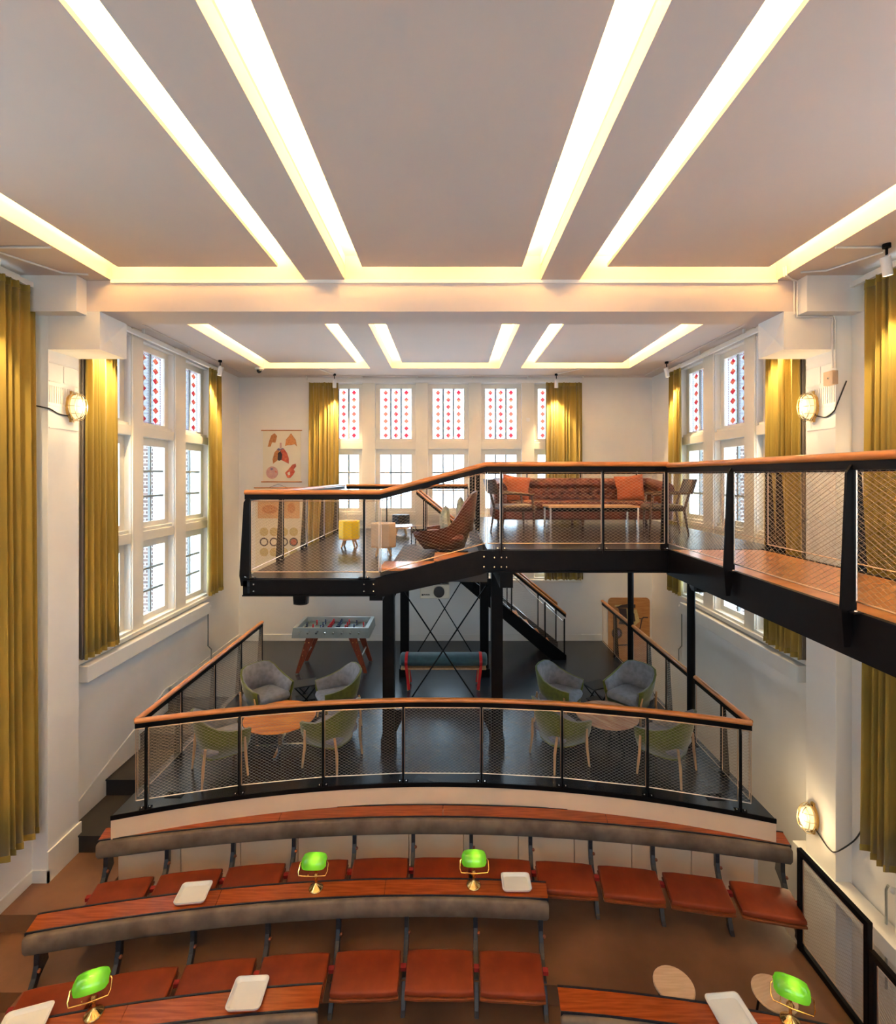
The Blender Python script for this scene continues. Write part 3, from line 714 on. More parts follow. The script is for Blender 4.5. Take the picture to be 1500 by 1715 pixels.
# ================================================================ lecture benches
def rp(R, t, z): return Vector((RC.x+R*sin(t), RC.y+R*cos(t), z))
def bench(name, label, R, zd, zfl, xs, row, group, seats=True, ends=(1, 1), extra=(.1, .1)):
    """xs: X positions of the iron standards at the back pad, left to right"""
    ths = [asin((x-RC.x)/R) for x in xs]; t0, t1 = ths[0]-extra[0]/R, ths[-1]+extra[1]/R
    root = thing(name, label, 'bench', (RC.x+R*sin((t0+t1)/2), RC.y+R*cos((t0+t1)/2), zfl))
    nb = max(1, round((t1-t0)*R/1.9))
    for k in range(nb):                                  # boards of the narrow desk top
        a, b = t0+(t1-t0)*k/nb+.0001, t0+(t1-t0)*(k+1)/nb-.0001
        rings = []
        for i in range(9):
            t = a+(b-a)*i/8
            rings.append([rp(R+.03, t, zd-.03), rp(R+.23, t, zd-.03), rp(R+.23, t, zd), rp(R+.03, t, zd)])
        MB().loft(rings).build('desk_board', 'desk_wood', root)
    rings = []
    for i in range(25):
        t = t0+(t1-t0)*i/24; rings.append([rp(R+.018, t, zd-.10), rp(R+.032, t, zd-.10), rp(R+.032, t, zd+.004), rp(R+.018, t, zd+.004)])
    MB().loft(rings).build('desk_edge', 'iron', root)
    rings = []
    for i in range(25):
        t = t0+(t1-t0)*i/24; rings.append([rp(R+.225, t, zd-.04), rp(R+.24, t, zd-.04), rp(R+.24, t, zd+.006), rp(R+.225, t, zd+.006)])
    MB().loft(rings).build('desk_edge', 'iron', root)
    # upholstered back rail in sections
    prof = [(.02, -.006), (-.004, -.002), (-.022, -.007), (-.031, -.022), (-.034, -.09), (-.032, -.160), (-.022, -.178), (-.004, -.186), (.018, -.184), (.03, -.17), (.033, -.10), (.03, -.03)]
    cuts = [0]+[c for c in (.30, .62) if len(xs) > 5]+[1]
    for k in range(len(cuts)-1):
        a, b = t0+(t1-t0)*cuts[k], t0+(t1-t0)*cuts[k+1]; rings = []
        for i in range(13):
            t = a+(b-a)*i/12
            sc_ = 1.0
            if (k == 0 and i == 0) or (k == len(cuts)-2 and i == 12): sc_ = .72
            rings.append([rp(R+u*sc_, t, zd-.09+(v+.09)*sc_) for u, v in prof])
            if (k == 0 and i == 0): rings.append([rp(R+u*.95, t+.02/R, zd-.09+(v+.09)*.95) for u, v in prof])
            if (k == len(cuts)-2 and i == 11): rings.append([rp(R+u*.99, b-.02/R, zd-.09+(v+.09)*.98) for u, v in prof])
        MB().loft(rings).build('back_rail', 'pad', root, smooth=True, ang=50)
    # cast iron standards
    poly = [(.03, -.17), (-.03, -.17), (-.035, -.27), (-.075, -.35), (-.16, -.43), (-.24, -.455), (-.33, -.47), (-.40, -.56), (-.46, zfl-zd+.03), (-.50, zfl-zd), (-.36, zfl-zd), (-.37, zfl-zd+.05), (-.30, -.56), (-.2, -.52), (-.08, -.47), (.0, -.38), (.03, -.28)]
    for i, t in enumerate(ths):
        endp = (i == 0 and ends[0]) or (i == len(ths)-1 and ends[1])
        fn = lambda u, v, w, t=t: rp(R+u, t+w/R, zd+v)
        o = MB().prism(poly, -.022, .022, fn).build('standard', 'iron', root, bevel=.005)
        if endp:
            MB().prism([(.02, -.17), (.10, -.17), (.14, -.36), (.0, -.40), (.02, -.28)], -.016, .016, fn).build('side_plate', 'iron', o)
        else:
            MB().prism([(.02, -.17), (.06, -.17), (.05, -.36), (.02, -.36)], -.014, .014, fn).build('side_plate', 'iron', o)
        c = fn(-.045, -.31, .03); MB().ball(c, .018, 8, 5).build('pivot_knob', 'seat_pan', o)
        MB().prism([(-.38, -.285), (-.42, -.29), (-.42, -.325), (-.38, -.325)], -.025, .025, fn).build('felt_pad', 'felt_red', o)
    if seats:
        zs = zd-.25
        for i in range(len(ths)-1):
            a, b = ths[i]+.032/R, ths[i+1]-.032/R
            rb, rf = R-.27, R-.67
            cth = (a+b)/2; c = rp((rb+rf)/2, cth, zs-.1)
            sname = ORD[i] if True else ''
            s = thing('flip_seat', 'russet leather flip-up seat, %s from the left in the %s bench row' % (sname, row), 'seat', c, 0, group)
            def ring(ins, z, e=0):
                out = []; r_ = .03
                aa, bb = a+ins/R, b-ins/R; r0, r1 = rf+ins, rb-ins
                m = 6
                for k in range(m+1): out.append(rp(r0+(.012 if k in (0, m) else 0), aa+(bb-aa)*k/m, z))
                for k in range(m+1): out.append(rp(r1-(.012 if k in (0, m) else 0), bb-(bb-aa)*k/m, z))
                return out
            MB().loft([ring(.012, zs-.055), ring(.0, zs-.045), ring(0, zs-.016), ring(.006, zs-.005), ring(.022, zs+.002)]).build('cushion', 'seat', s, smooth=True, ang=50)
            MB().loft([ring(.006, zs-.095), ring(-.004, zs-.085), ring(-.004, zs-.066), ring(.004, zs-.062)]).build('seat_pan', 'seat_pan', s, smooth=True, ang=50)
            mb = MB()
            for tt in (a-.016/R, b+.016/R):
                p0, p1 = rp(rb-.06, tt, zs-.075), rp(rb-.12, tt, zs-.075); mb.tube([p0, p1], .012, 6)
            MB().tube([rp(rb-.08, a-.02/R, zs-.08), rp(rb-.08, b+.02/R, zs-.08)], .010, 6).build('hinge_bar', 'iron', s)
    return root
X1S = [-3.80, -3.19, -2.49, -1.813, -1.115, -.425, .26, .954, 1.64, 2.326, 3.0, 3.64]
b1 = bench('lecture_bench', 'upper curved lecture bench with grey back rail below the platform', 17.27, -.25, -.92, X1S, 'upper', 'seats of the upper bench row')
X2S = []
for px in (64, 200, 324, 449, 567, 681, 796, 905):
    k = (px-752)/F
    # meet the second back rail
    R = 16.385; a = 1+k*k; bq = -2*(k*RC.x+RC.y); cq = RC.x**2+RC.y**2-R*R
    y = (-bq+sqrt(bq*bq-4*a*cq))/(2*a); X2S.append(k*y)
b2 = bench('lecture_bench', 'middle curved lecture bench carrying two lit green lamps', 16.385, -.44, -1.11, X2S, 'middle', 'seats of the middle bench row', extra=(.12, .08))
b3 = bench('lecture_bench', 'lowest lecture bench at the bottom left with a green lamp', 15.52, -.635, -1.30, [-4.1, -3.42, -2.74, -2.06, -1.32-.05], 'lowest left', 'seats of the lowest bench row', seats=False, extra=(.1, .28))
b4 = bench('lecture_bench', 'lowest lecture bench at the bottom right with a green lamp', 15.52, -.635, -1.30, [1.02, 1.72, 2.42, 3.1, 3.36], 'lowest right', 'seats of the lowest bench row', seats=False, extra=(.10, .05))

# ---- desk things: banker lamps and trays
def arm_dir(px, py, z):
    p = place(px, py, z); t = atan2(p[0]-RC.x, p[1]-RC.y); return p, -t
def banker(px, py, z, turn, label, watts=.11):
    p, rz = arm_dir(px, py, z)
    r = thing('banker_lamp', label, 'lamp', p, rz+turn, 'green desk lamps'); r.scale = (1.2, 1.2, 1.2)
    prof = [(.001, 0), (.060, 0), (.062, .010), (.056, .018), (.040, .026), (.034, .034), (.017, .046), (.010, .06), (.010, .09), (.022, .105), (.024, .118), (.013, .135), (.010, .15), (.016, .165), (.009, .18), (.009, .215), (.001, .216)]
    MB().lathe(prof, n=20).build('base', 'brass', r, smooth=True, w=False, ang=50)
    zc = .262; tl = radians(-28)
    mb = MB(); mb.tube([(-.045, 0, .205), (-.02, 0, .192), (.02, 0, .192), (.045, 0, .205)], .006, 6); mb.tube([(0, -.02, .19), (0, .0, .2), (0, .02, .235)], .006, 6); mb.ball((0, -.02, .19), .012)
    mb.build('arm', 'brass', r, smooth=True, w=False)
    mb = MB(); mb.tube([(-.106, -.04, .268), (-.119, -.055, .262), (-.121, -.10, .228), (-.110, -.122, .212), (0, -.126, .208), (.110, -.122, .212), (.121, -.10, .228), (.119, -.055, .262), (.106, -.04, .268)], .0042, 6)
    mb.build('yoke', 'brass', r, smooth=True, w=False)
    # glass: half barrel open below, rounded ends
    rows = []
    n, m = 14, 12
    for i in range(n+1):
        u = -1+2*i/n; e = (1-abs(u)**3.2)**.42 if abs(u) < 1 else 0
        hw = .104; rr = .072*(.42+.58*e)
        ring = []
        for k in range(m+1):
            a = radians(-62)+radians(190)*k/m
            y = -rr*sin(a)*1.0+.0; zz = rr*cos(a)
            y2 = y*cos(tl)-zz*sin(tl); z2 = y*sin(tl)+zz*cos(tl)
            ring.append((u*hw, y2-.045, zc+z2))
        rows.append(ring)
    MB().loft(rows, closed=False, caps=False).build('shade', 'green_glass', r, smooth=True, w=False, ang=80)
    mb = MB(); mb.tube([(-.06, -.02, .215), (-.06, -.025, .145)], .0018, 5); mb.ball((-.06, -.025, .14), .006, 6, 4); mb.build('pull_chain', 'brass', r, w=False)
    l = bpy.data.lights.new('lamp_bulb', 'POINT'); l.energy = watts; l.color = (1.0, .80, .48); l.shadow_soft_size = .018
    o = bpy.data.objects.new('lamp_bulb', l); COL.objects.link(o); o.parent = r; o.location = (.012, -.058, zc+.030)
    return r
banker(529, 1489, -.44, radians(-4), 'green banker lamp on the middle bench, left of its pair')
banker(793, 1484, -.44, radians(2), 'green banker lamp beside the tray at the right end of the middle bench')
banker(157, 1700, -.635, radians(12), 'green banker lamp at the bottom left of the picture')
banker(1323, 1712, -.635, radians(-16), 'green banker lamp at the bottom right of the picture')
def tray(px, py, z, w, d, turn, label):
    p, rz = arm_dir(px, py, z)
    r = thing('tray', label, 'tray', (p[0], p[1], z+.006), rz+turn, 'white serving trays')
    def rr(ins, zz, rad=.035):
        out = []; x1, y1 = w/2-ins, d/2-ins
        for cx, cy, a0 in ((x1-rad, y1-rad, 0), (-x1+rad, y1-rad, pi/2), (-x1+rad, -y1+rad, pi), (x1-rad, -y1+rad, 1.5*pi)):
            for k in range(5):
                a = a0+pi/2*k/4; out.append((cx+rad*cos(a), cy+rad*sin(a), zz))
        return out
    MB().loft([rr(.012, .002), rr(.0, .030), rr(0, .036), rr(.009, .036), rr(.012, .028), rr(.026, .008)]).build('dish', 'tray', r, smooth=True, w=False, ang=35)
    MB().loft([rr(.012, 0), rr(.004, .012), rr(.008, .013), rr(.02, .001)]).build('under_rim', 'tray_rim', r, w=False)
    return r
tray(324, 1500, -.44, .30, .26, radians(-2), 'white tray on the left part of the middle bench')
tray(864, 1482, -.44, .30, .23, radians(3), 'white tray near the right end of the middle bench')
tray(415, 1669, -.635, .29, .28, radians(-3), 'white tray on the lowest left bench')
tray(1224, 1702, -.635, .30, .30, radians(14), 'white tray on the lowest right bench')
tray(42, 1716, -.635, .34, .22, radians(6), 'white tray at the bottom left corner of the picture')
# round wooden stools behind the lowest right bench
for k, (px, py, lab) in enumerate(((1128, 1648, 'round pale wooden stool behind the lowest right bench, left of two'), (1296, 1663, 'round pale wooden stool behind the green lamp at bottom right'))):
    p = place(px, py, -.66)
    r = thing('stool', lab, 'stool', (p[0], p[1], -1.11), .3*k, 'round wooden stools')
    MB().lathe([(.001, .425), (.16, .425), (.172, .435), (.172, .445), (.166, .452), (.001, .452)], n=28).build('seat', 'stool_oak', r, smooth=True, w=False, ang=30)
    for j in range(4):
        a = pi/4+j*pi/2
        MB().tube([(.10*cos(a), .10*sin(a), .425), (.16*cos(a), .16*sin(a), 0)], [.011, .009], 8).build('leg', 'steel', r, smooth=True, w=False)
    MB().tube([(.135*cos(2*pi*j/16), .135*sin(2*pi*j/16), .18) for j in range(17)], .006, 6).build('foot_ring', 'steel', r, w=False)
# ================================================================ platform furniture
def shell_chair():
    r = thing('armchair', 'x', 'chair', (0, 0, 0), 0, 'green and grey armchairs round the low tables')
    # plan outline from left arm tip round the back to the right arm tip (faces +X)
    half = [(.30, .315, .585), (.18, .33, .60), (.04, .335, .625), (-.10, .325, .68), (-.20, .30, .745), (-.27, .25, .795), (-.315, .16, .815), (-.335, 0, .82)]
    full = half+[(x, -y, z) for x, y, z in half[-2::-1]]
    def ring(off, lo):
        out = []
        for x, y, z in full:
            L = sqrt(x*x+y*y); ox, oy = (0, (1 if y > 0 else -1)*off) if abs(y) > .3 else (x/L*off, y/L*off)
            if lo is None: out.append((x+ox*1.0, y+oy, z))
            else:
                k = .74 if x < .2 else .80
                out.append(((x+ox)*k+.02, (y+oy)*k, lo+(z-.6)*.05))
        return out
    def mid(a, b, t): return [tuple(p[i]*(1-t)+q[i]*t for i in range(3)) for p, q in zip(a, b)]
    ot, ob = ring(0, None), ring(0, .29)
    it, ib = ring(-.035, None), ring(-.035, .40)
    bul = [tuple((p[0]*1.04, p[1]*1.04, p[2])) for p in mid(ot, ob, .45)]
    MB().loft([it, ot, bul, ob], closed=False, caps=False).build('outer_shell', 'green_felt', r, smooth=True, w=False, ang=50, solid=-.006)
    MB().loft([[(p[0]*.995, p[1]*.995, p[2]+.003) for p in it], mid(it, ib, .5), ib], closed=False, caps=False).build('inner_lining', 'grey_felt', r, smooth=True, w=False, ang=50, solid=.006)
    bot = [(x, y, z) for x, y, z in ob]
    MB().add([(x, y, .30) for x, y, z in ob]+[(.29, -.2, .30), (.29, .2, .30)], [tuple(range(len(ob)+2))]).build('underside', 'green_felt', r, w=False, solid=.02)
    MB().rbox(-.24, .32, -.265, .265, .34, .455, .07, 4).build('seat_cushion', 'grey_felt', r, smooth=True, w=False, ang=60)
    for sx, sy in ((.24, .30), (.24, -.30), (-.25, .27), (-.25, -.27)):
        top = (.22, sy*1.02, .50) if sx > 0 else (-.23, sy*1.03, .47)
        MB().tube([(sx*1.08, sy*1.04, 0), (sx*1.0, sy*.95, .25), top], [.013, .019, .015], 8).build('leg', 'oak', r, smooth=True, w=False)
    return r
AC = [(-2.95, 6.38, 38, 'armchair with its green back to the railing, front left at the left table'),
      (-1.55, 6.63, 156, 'armchair with its green back to the railing, front right at the left table'),
      (-2.86, 7.70, -38, 'armchair showing its grey inside, back left at the left table'),
      (-1.70, 7.66, -152, 'armchair showing its grey inside, back right at the left table'),
      (1.47, 6.66, 24, 'armchair with its green back to the railing, front left at the right table'),
      (2.80, 6.38, 137, 'armchair with its green back to the railing, front right at the right table'),
      (1.70, 7.74, -35, 'armchair showing its grey inside, back left at the right table'),
      (2.84, 7.72, -142, 'armchair showing its grey inside, back right at the right table')]
ac0 = shell_chair()
for k, (x, y, a, lab) in enumerate(AC):
    o = ac0 if k == 0 else copy_tree(ac0)
    o.location = (x, y, 0); o.rotation_euler = (0, 0, radians(a)); o['label'] = lab
def low_table(px, py, z, D, m, label, rot, legs3=False):
    p = place(px, py, z)
    r = thing('coffee_table', label, 'table', (p[0], p[1], 0), rot, 'round low tables')
    R = D/2
    MB().lathe([(.001, z-.03), (R-.03, z-.03), (R, z-.012), (R, z-.002), (R-.004, z), (.001, z)], n=40).build('table_top', m, r, smooth=True, w=False, ang=25)
    if legs3:
        for k in range(3):
            a = k*2*pi/3+.4; MB().tube([(.14*cos(a), .14*sin(a), z-.03), (.30*cos(a), .30*sin(a), 0)], [.02, .012], 8).build('leg', 'steel', r, smooth=True, w=False)
    else:
        MB().lathe([(.035, .02), (.035, z-.03)], n=12).build('column', 'dark_wood', r, smooth=True, w=False)
        for k in range(4):
            a = k*pi/2; MB().bar((0, 0, .02), (.34*cos(a), .34*sin(a), .012), .035, .016).build('foot', 'chrome', r, w=False)
    return r
low_table(469, 1199, .42, .98, 'table_orange', 'round low table with glowing orange wood top on the left', .1)
low_table(1016, 1196, .42, .86, 'table_pale', 'round low table with pale streaky wood top on the right', .7, True)
for (px, py, lab) in ((511, 1143, 'small black side table between the left armchairs'), (1000, 1146, 'small black side table between the right armchairs')):
    z = .42; p = place(px, py, z)
    r = thing('side_table', lab, 'table', (p[0], p[1], 0), .4, 'small black side tables')
    MB().box(-.19, .19, -.15, .15, z-.02, z).build('table_top', 'black_plastic', r, w=False, bevel=.004)
    for sx in (-1, 1):
        for sy in (-1, 1): MB().tube([(sx*.17, sy*.13, z-.02), (-sx*.17, sy*.13, .0)], .011, 6).build('leg', 'steel', r, w=False)
    MB().box(-.14, .14, -.11, .11, .16, .18).build('shelf', 'black_plastic', r, w=False)
# floor sockets
for (px, py, lab) in ((293, 1331, 'black floor socket inside the left railing corner'), (1196, 1335, 'black floor socket inside the right railing corner'), (525, 1226, 'black floor socket under the left table')):
    p = place(px, py, 0); r = thing('floor_socket', lab, 'socket', p, 0, 'floor sockets')
    MB().box(-.10, .10, -.05, .05, 0, .012).build('plate', 'black_plastic', r, w=False)
    for s in (-1, 1): MB().lathe([(.03, .012), (.03, .02), (.022, .024)], (s*.045, 0, 0), 12).build('lid', 'steel', r, w=False, smooth=True)

# ---- football table
fx0, fx1, fy0, fy1 = -2.98, -1.54, 9.45, 10.22
ft = thing('football_table', 'metal table football game on splayed red wooden legs', 'game table', ((fx0+fx1)/2, (fy0+fy1)/2, 0))
zt, zb = .90, .71
mb = MB()
def slab(a, b, c, d, t):   # thick quad helper
    pass
cx, cy = (fx0+fx1)/2, (fy0+fy1)/2
def fring(dx, dy, z): return [(fx0+dx, fy0+dy, z), (fx1-dx, fy0+dy, z), (fx1-dx, fy1-dy, z), (fx0+dx, fy1-dy, z)]
MB().loft([fring(-.02, -.02, zb), fring(0, 0, zt-.01)], caps=False).build('cabinet', 'alu_dark', ft, solid=.015)
MB().loft([fring(0, 0, zt-.012), fring(0, 0, zt), fring(.07, .035, zt), fring(.07, .035, zt-.10)], caps=False).build('rim', 'alu', ft)
MB().box(fx0+.06, fx1-.06, fy0+.03, fy1-.03, zt-.11, zt-.10).build('field', 'field', ft)
MB().box(fx0+.06, fx1-.06, cy-.006, cy+.006, zt-.0995, zt-.098).build('field_line', 'white', ft)
MB().box(fx0, fx1, fy0, fy1, zb, zb+.01).build('floor_panel', 'alu_dark', ft)
for k in range(8):
    x = fx0+.16+(fx1-fx0-.32)*k/7
    rd = MB().tube([(x, fy0-.14, zt-.06), (x, fy1+.10, zt-.06)], .009, 8).build('rod', 'chrome', ft, smooth=True)
    MB().tube([(x, fy0-.15, zt-.06), (x, fy0-.02, zt-.06)], [.018, .014], 8).build('handle', 'chrome' if k != 2 else 'black_plastic', rd, smooth=True)
    mb = MB(); npl = (1, 2, 3, 5, 5, 3, 2, 1)[k]
    for j in range(npl):
        y = fy0+.1+(fy1-fy0-.2)*(j+.5)/npl
        mb.box(x-.012, x+.012, y-.018, y+.018, zt-.095, zt-.03); mb.ball((x, y, zt-.015), .017, 6, 4)
    mb.build('player_row', 'red' if k in (1, 3, 5, 7) else 'blue', rd)
for sx in (-1, 1):
    for sy in (-1, 1):
        tx, bx = cx+sx*.42, cx+sx*.66
        y0, y1 = (cy-.34, cy-.29) if sy < 0 else (cy+.29, cy+.34)
        lg = MB().prism([(tx-sx*.10, zb), (tx+sx*.06, zb), (bx+sx*.03, .015), (bx-sx*.04, .015)], y0, y1, lambda u, v, w: (u, w, v)).build('leg', 'foos_leg', ft, bevel=.006)
        MB().lathe([(.03, 0), (.03, .015)], (bx, (y0+y1)/2, 0), 10).build('foot', 'chrome', lg)
        mb = MB()
        for (u, v) in ((.15, -.04), (.15, .03), (.35, -.02), (.5, -.01), (.8, 0)):
            xx = tx+(bx-tx)*u; mb.ball((xx+v, y0-.003 if sy < 0 else y1+.003, zb*(1-u)), .011, 6, 4)
        mb.build('bolts', 'brass', lg)
    MB().tube([(cx+sx*.56, cy-.3, .30), (cx+sx*.56, cy+.3, .30)], .014, 8).build('cross_bar', 'alu', ft, smooth=True)

# ---- teal bench with red straps
pb = place(742.5, 1157, 0); by = pb[1]+.16
bn = thing('padded_bench', 'teal bolster bench with two red straps and wooden legs', 'bench', (pb[0], by, 0))
hw = .775
MB().box(pb[0]-hw+.02, pb[0]+hw-.02, by-.17, by+.17, .37, .40).build('seat_board', 'oak', bn, bevel=.008)
rings = []
for i in range(13):
    u = -1+2*i/12; e = .80 if i in (0, 12) else 1.0
    rings.append([(pb[0]+u*hw, by+.19*e*cos(2*pi*k/20), .505+.105*e*(sin(2*pi*k/20))) for k in range(20)])
rings.insert(1, [(pb[0]-hw+.025, p[1], p[2]) for p in rings[1]]); rings.insert(-1, [(pb[0]+hw-.025, p[1], p[2]) for p in rings[-2]])
MB().loft(rings).build('bolster', 'teal', bn, smooth=True, ang=50)
for s in (-1, 1):
    x = pb[0]+s*(hw-.115)
    path = [(by-.17+.0, .02)]+[(by+.198*cos(a), .505+.113*sin(a)) for a in [pi+.5-k*(pi+1.0)/14 for k in range(15)]]+[(by+.17, .02)]
    lo = [(x+s*(-.05 if v < .1 else 0), u, v) for u, v in path]
    mb = MB(); mb.loft([[(p[0]-.025, p[1]-.003, p[2]), (p[0]+.025, p[1]-.003, p[2]), (p[0]+.025, p[1]+.003, p[2]), (p[0]-.025, p[1]+.003, p[2])] for p in lo]); mb.build('strap', 'red', bn)
    for sy in (-1, 1):
        MB().tube([(x-s*.02, by+sy*.12, .37), (x-s*.03, by+sy*.15, 0)], [.022, .016], 8).build('leg', 'oak', bn, smooth=True)

# ================================================================ mezzanine furniture
def pouf(px, py, z0, w, h, m, label, rot):
    p = place(px, py, z0); r = thing('pouf', label, 'stool', p, rot, 'octagonal poufs on the lower deck')
    def oc(k, z): return [(k*w/2*cos(pi/8+i*pi/4)/cos(pi/8), k*w/2*sin(pi/8+i*pi/4)/cos(pi/8), z) for i in range(8)]
    MB().loft([oc(.97, .15), oc(1, .16), oc(1, h-.02), oc(.97, h)]).build('seat', m, r, w=False)
    MB().loft([oc(1.0, .13), oc(1.0, .15)]).build('base_board', 'oak', r, w=False)
    for j in range(4):
        a = pi/4+j*pi/2
        MB().tube([(.10*cos(a), .10*sin(a), .13), (.155*cos(a), .155*sin(a), 0)], [.02, .014], 8).build('leg', 'oak', r, smooth=True, w=False)
pouf(585, 916, ZD, .325, .44, 'yellow', 'yellow octagonal pouf on wooden legs on the lower deck', 0)
pouf(642, 930, ZD, .36, .48, 'beige', 'beige octagonal pouf on wooden legs on the lower deck', .15)
pouf(671, 895, ZD, .34, .40, 'black_plastic', 'grey topped pouf behind the beige pouf on the lower deck', .2)
p = place(672, 922, ZD)
r = thing('side_table', 'small chrome side table with glossy top beside the beige pouf', 'table', p, .25)
MB().box(-.2, .2, -.2, .2, .38, .395).build('table_top', 'chrome', r, w=False)
for sx in (-1, 1):
    for sy in (-1, 1): MB().box(sx*.19-.01, sx*.19+.01, sy*.19-.01, sy*.19+.01, 0, .38).build('leg', 'chrome', r, w=False)
# lounge chair, faces left
lc = thing('lounge_chair', 'brown leather wing lounge chair with high swept back', 'armchair', (.03, 7.05, ZD+.11), radians(168))
half = [(.46, .36, .30), (.30, .38, .315), (.12, .385, .33), (-.04, .37, .38), (-.13, .345, .48), (-.25, .29, .68), (-.34, .18, .82), (-.365, 0, .85)]
full = half+[(x, -y, z) for x, y, z in half[-2::-1]]
top = [(x, y, z) for x, y, z in full]
inn = [(x*.90, y*.88, z-.01) for x, y, z in full]
m1 = [(x*.92+.02, y*.93, .24+(z-.3)*.45) for x, y, z in full]; bo = [(x*.62+.05, y*.62, .06) for x, y, z in full]
MB().loft([inn, top, m1, bo], closed=False, caps=False).build('shell', 'leather', lc, smooth=True, w=False, ang=50, solid=.015)
ii = [(x*.80, y*.80, .24+(z-.3)*.12) for x, y, z in full]
MB().loft([inn, ii], closed=False, caps=False).build('inner_padding', 'leather', lc, smooth=True, w=False, solid=.02)
MB().rbox(-.22, .42, -.30, .30, .15, .28, .08, 4).build('seat_cushion', 'leather', lc, smooth=True, w=False, ang=60)
MB().lathe([(.24, 0), (.24, .015), (.03, .03), (.03, .16)], n=18).build('pedestal', 'steel', lc, smooth=True, w=False)
def cushion(name, label, loc, rot, w, h, t, m, group=None):
    r = bpy.data.objects.new(name, None)
    n = 10; top, bot = [], []
    for i in range(n+1):
        for j in range(n+1):
            u, v = -1+2*i/n, -1+2*j/n
            pin = 1-.10*(1-abs(u*v))*max(abs(u), abs(v))**2
            th = t/2*((1-u**4)*(1-v**4))**.5
            top.append((u*w/2*pin, th, v*h/2*pin)); bot.append((u*w/2*pin, -th, v*h/2*pin))
    q = []; N_ = (n+1)**2
    for i in range(n):
        for j in range(n):
            a = i*(n+1)+j; q.append((a, a+1, a+n+2, a+n+1)); q.append((N_+a, N_+a+n+1, N_+a+n+2, N_+a+1))
    mb = MB().add(top+bot, q)
    me_o = mb.build(name, m, smooth=True, ang=80)
    # recentre on its own middle
    off = me_o.location.copy()
    for v_ in me_o.data.vertices: v_.co = v_.co+off
    me_o.location = loc; me_o.rotation_euler = rot
    return tag(me_o, label, 'cushion', group)
cushion('cushion', 'sage green cushion on the brown lounge chair seat', (-.06, 6.98, ZD+.54), (0, radians(28), radians(100)), .40, .36, .12, 'cushion_sage')
cushion('cushion', 'second sage cushion against the lounge chair back', (.16, 7.12, ZD+.66), (0, radians(18), radians(92)), .36, .40, .11, 'cushion_sage')
# chesterfield sofa
sx0, sx1, sy0 = .74, 3.72, 8.2
so = thing('sofa', 'long buttoned brown leather sofa on the upper deck', 'sofa', ((sx0+sx1)/2, sy0+.42, ZT))
z = ZT
MB().box(sx0+.05, sx1-.05, sy0+.03, sy0+.85, z+.12, z+.30).build('base', 'leather', so, bevel=.02)
nseat = 3; wseat = (sx1-sx0-.5)/nseat
for k in range(nseat):
    MB().rbox(sx0+.25+k*wseat+.005, sx0+.25+(k+1)*wseat-.005, sy0-.02, sy0+.62, z+.29, z+.43, .05, 3).build('seat_cushion', 'leather', so, smooth=True, ang=60)
nx, nz = 150, 22; pts = []; q = []
bw = (sx1-sx0-.40); pit = .165; rowh = .105
btn = []
for rrow in range(4):
    for c in range(int(bw/pit)+1):
        ux = c*pit+(pit/2 if rrow % 2 else 0)
        if ux < bw: btn.append((ux, .10+rrow*rowh))
for i in range(nx+1):
    ux = bw*i/nx
    for j in range(nz+1):
        v = .46*j/nz
        rr = v/rowh; dmin = 9
        for rrow in range(4):
            vz = .08+rrow*rowh
            c = round((ux-(pit/2 if rrow % 2 else 0))/pit); bxx = c*pit+(pit/2 if rrow % 2 else 0)
            d = sqrt(((ux-bxx)/1.0)**2+((v-vz)*1.3)**2)
            dmin = min(dmin, d)
        dep = .028*(1-math.exp(-(dmin/.045)**2))
        roll = .05*sin(pi*min(1, max(0, (v-.30)/.16))) if v > .30 else 0
        pts.append((sx0+.20+ux, sy0+.70-dep-roll-.10*(1-v/.46)*.6+.03, z+.34+v))
for i in range(nx):
    for j in range(nz):
        a = i*(nz+1)+j; q.append((a, a+nz+1, a+nz+2, a+1))
MB().add(pts, q).build('tufted_back', 'leather', so, smooth=True, ang=80)
MB().box(sx0+.06, sx1-.06, sy0+.70, sy0+.86, z+.14, z+.78).build('back_frame', 'leather', so, bevel=.03)
MB().tube([(sx0+.08, sy0+.76, z+.74), (sx1-.08, sy0+.76, z+.74)], .07, 12).build('back_roll', 'leather', so, smooth=True)
mb = MB()
for ux, v in btn:
    if v < .40: mb.ball((sx0+.20+ux, sy0+.665-.06*(1-v/.46)+.03, z+.34+v-.02), .014, 6, 4)
mb.build('buttons', 'chair_leather', so)
for s, xx in ((-1, sx0), (1, sx1)):
    a, b = (xx, xx+.22) if s < 0 else (xx-.22, xx)
    MB().rbox(a, b, sy0, sy0+.84, z+.12, z+.62, .05, 3).build('arm', 'leather', so, smooth=True, ang=60)
    MB().tube([((a+b)/2, sy0-.01, z+.62), ((a+b)/2, sy0+.84, z+.70)], .115, 14).build('arm_roll', 'leather', so, smooth=True, ang=50)
for x in (sx0+.15, (sx0+sx1)/2, sx1-.15):
    for y in (sy0+.08, sy0+.78): MB().lathe([(.018, 0), (.03, .08), (.035, .12)], (x, y, z), 10).build('foot', 'dark_wood', so, smooth=True)
cushion('cushion', 'rust cushion at the left end of the leather sofa', (1.16, sy0+.44, ZT+.63), (radians(-14), radians(8), radians(6)), .50, .46, .16, 'cushion_rust', 'rust sofa cushions')
cushion('cushion', 'rust cushion at the right end of the leather sofa', (3.16, sy0+.46, ZT+.63), (radians(-14), radians(-5), radians(-4)), .50, .48, .16, 'cushion_rust', 'rust sofa cushions')
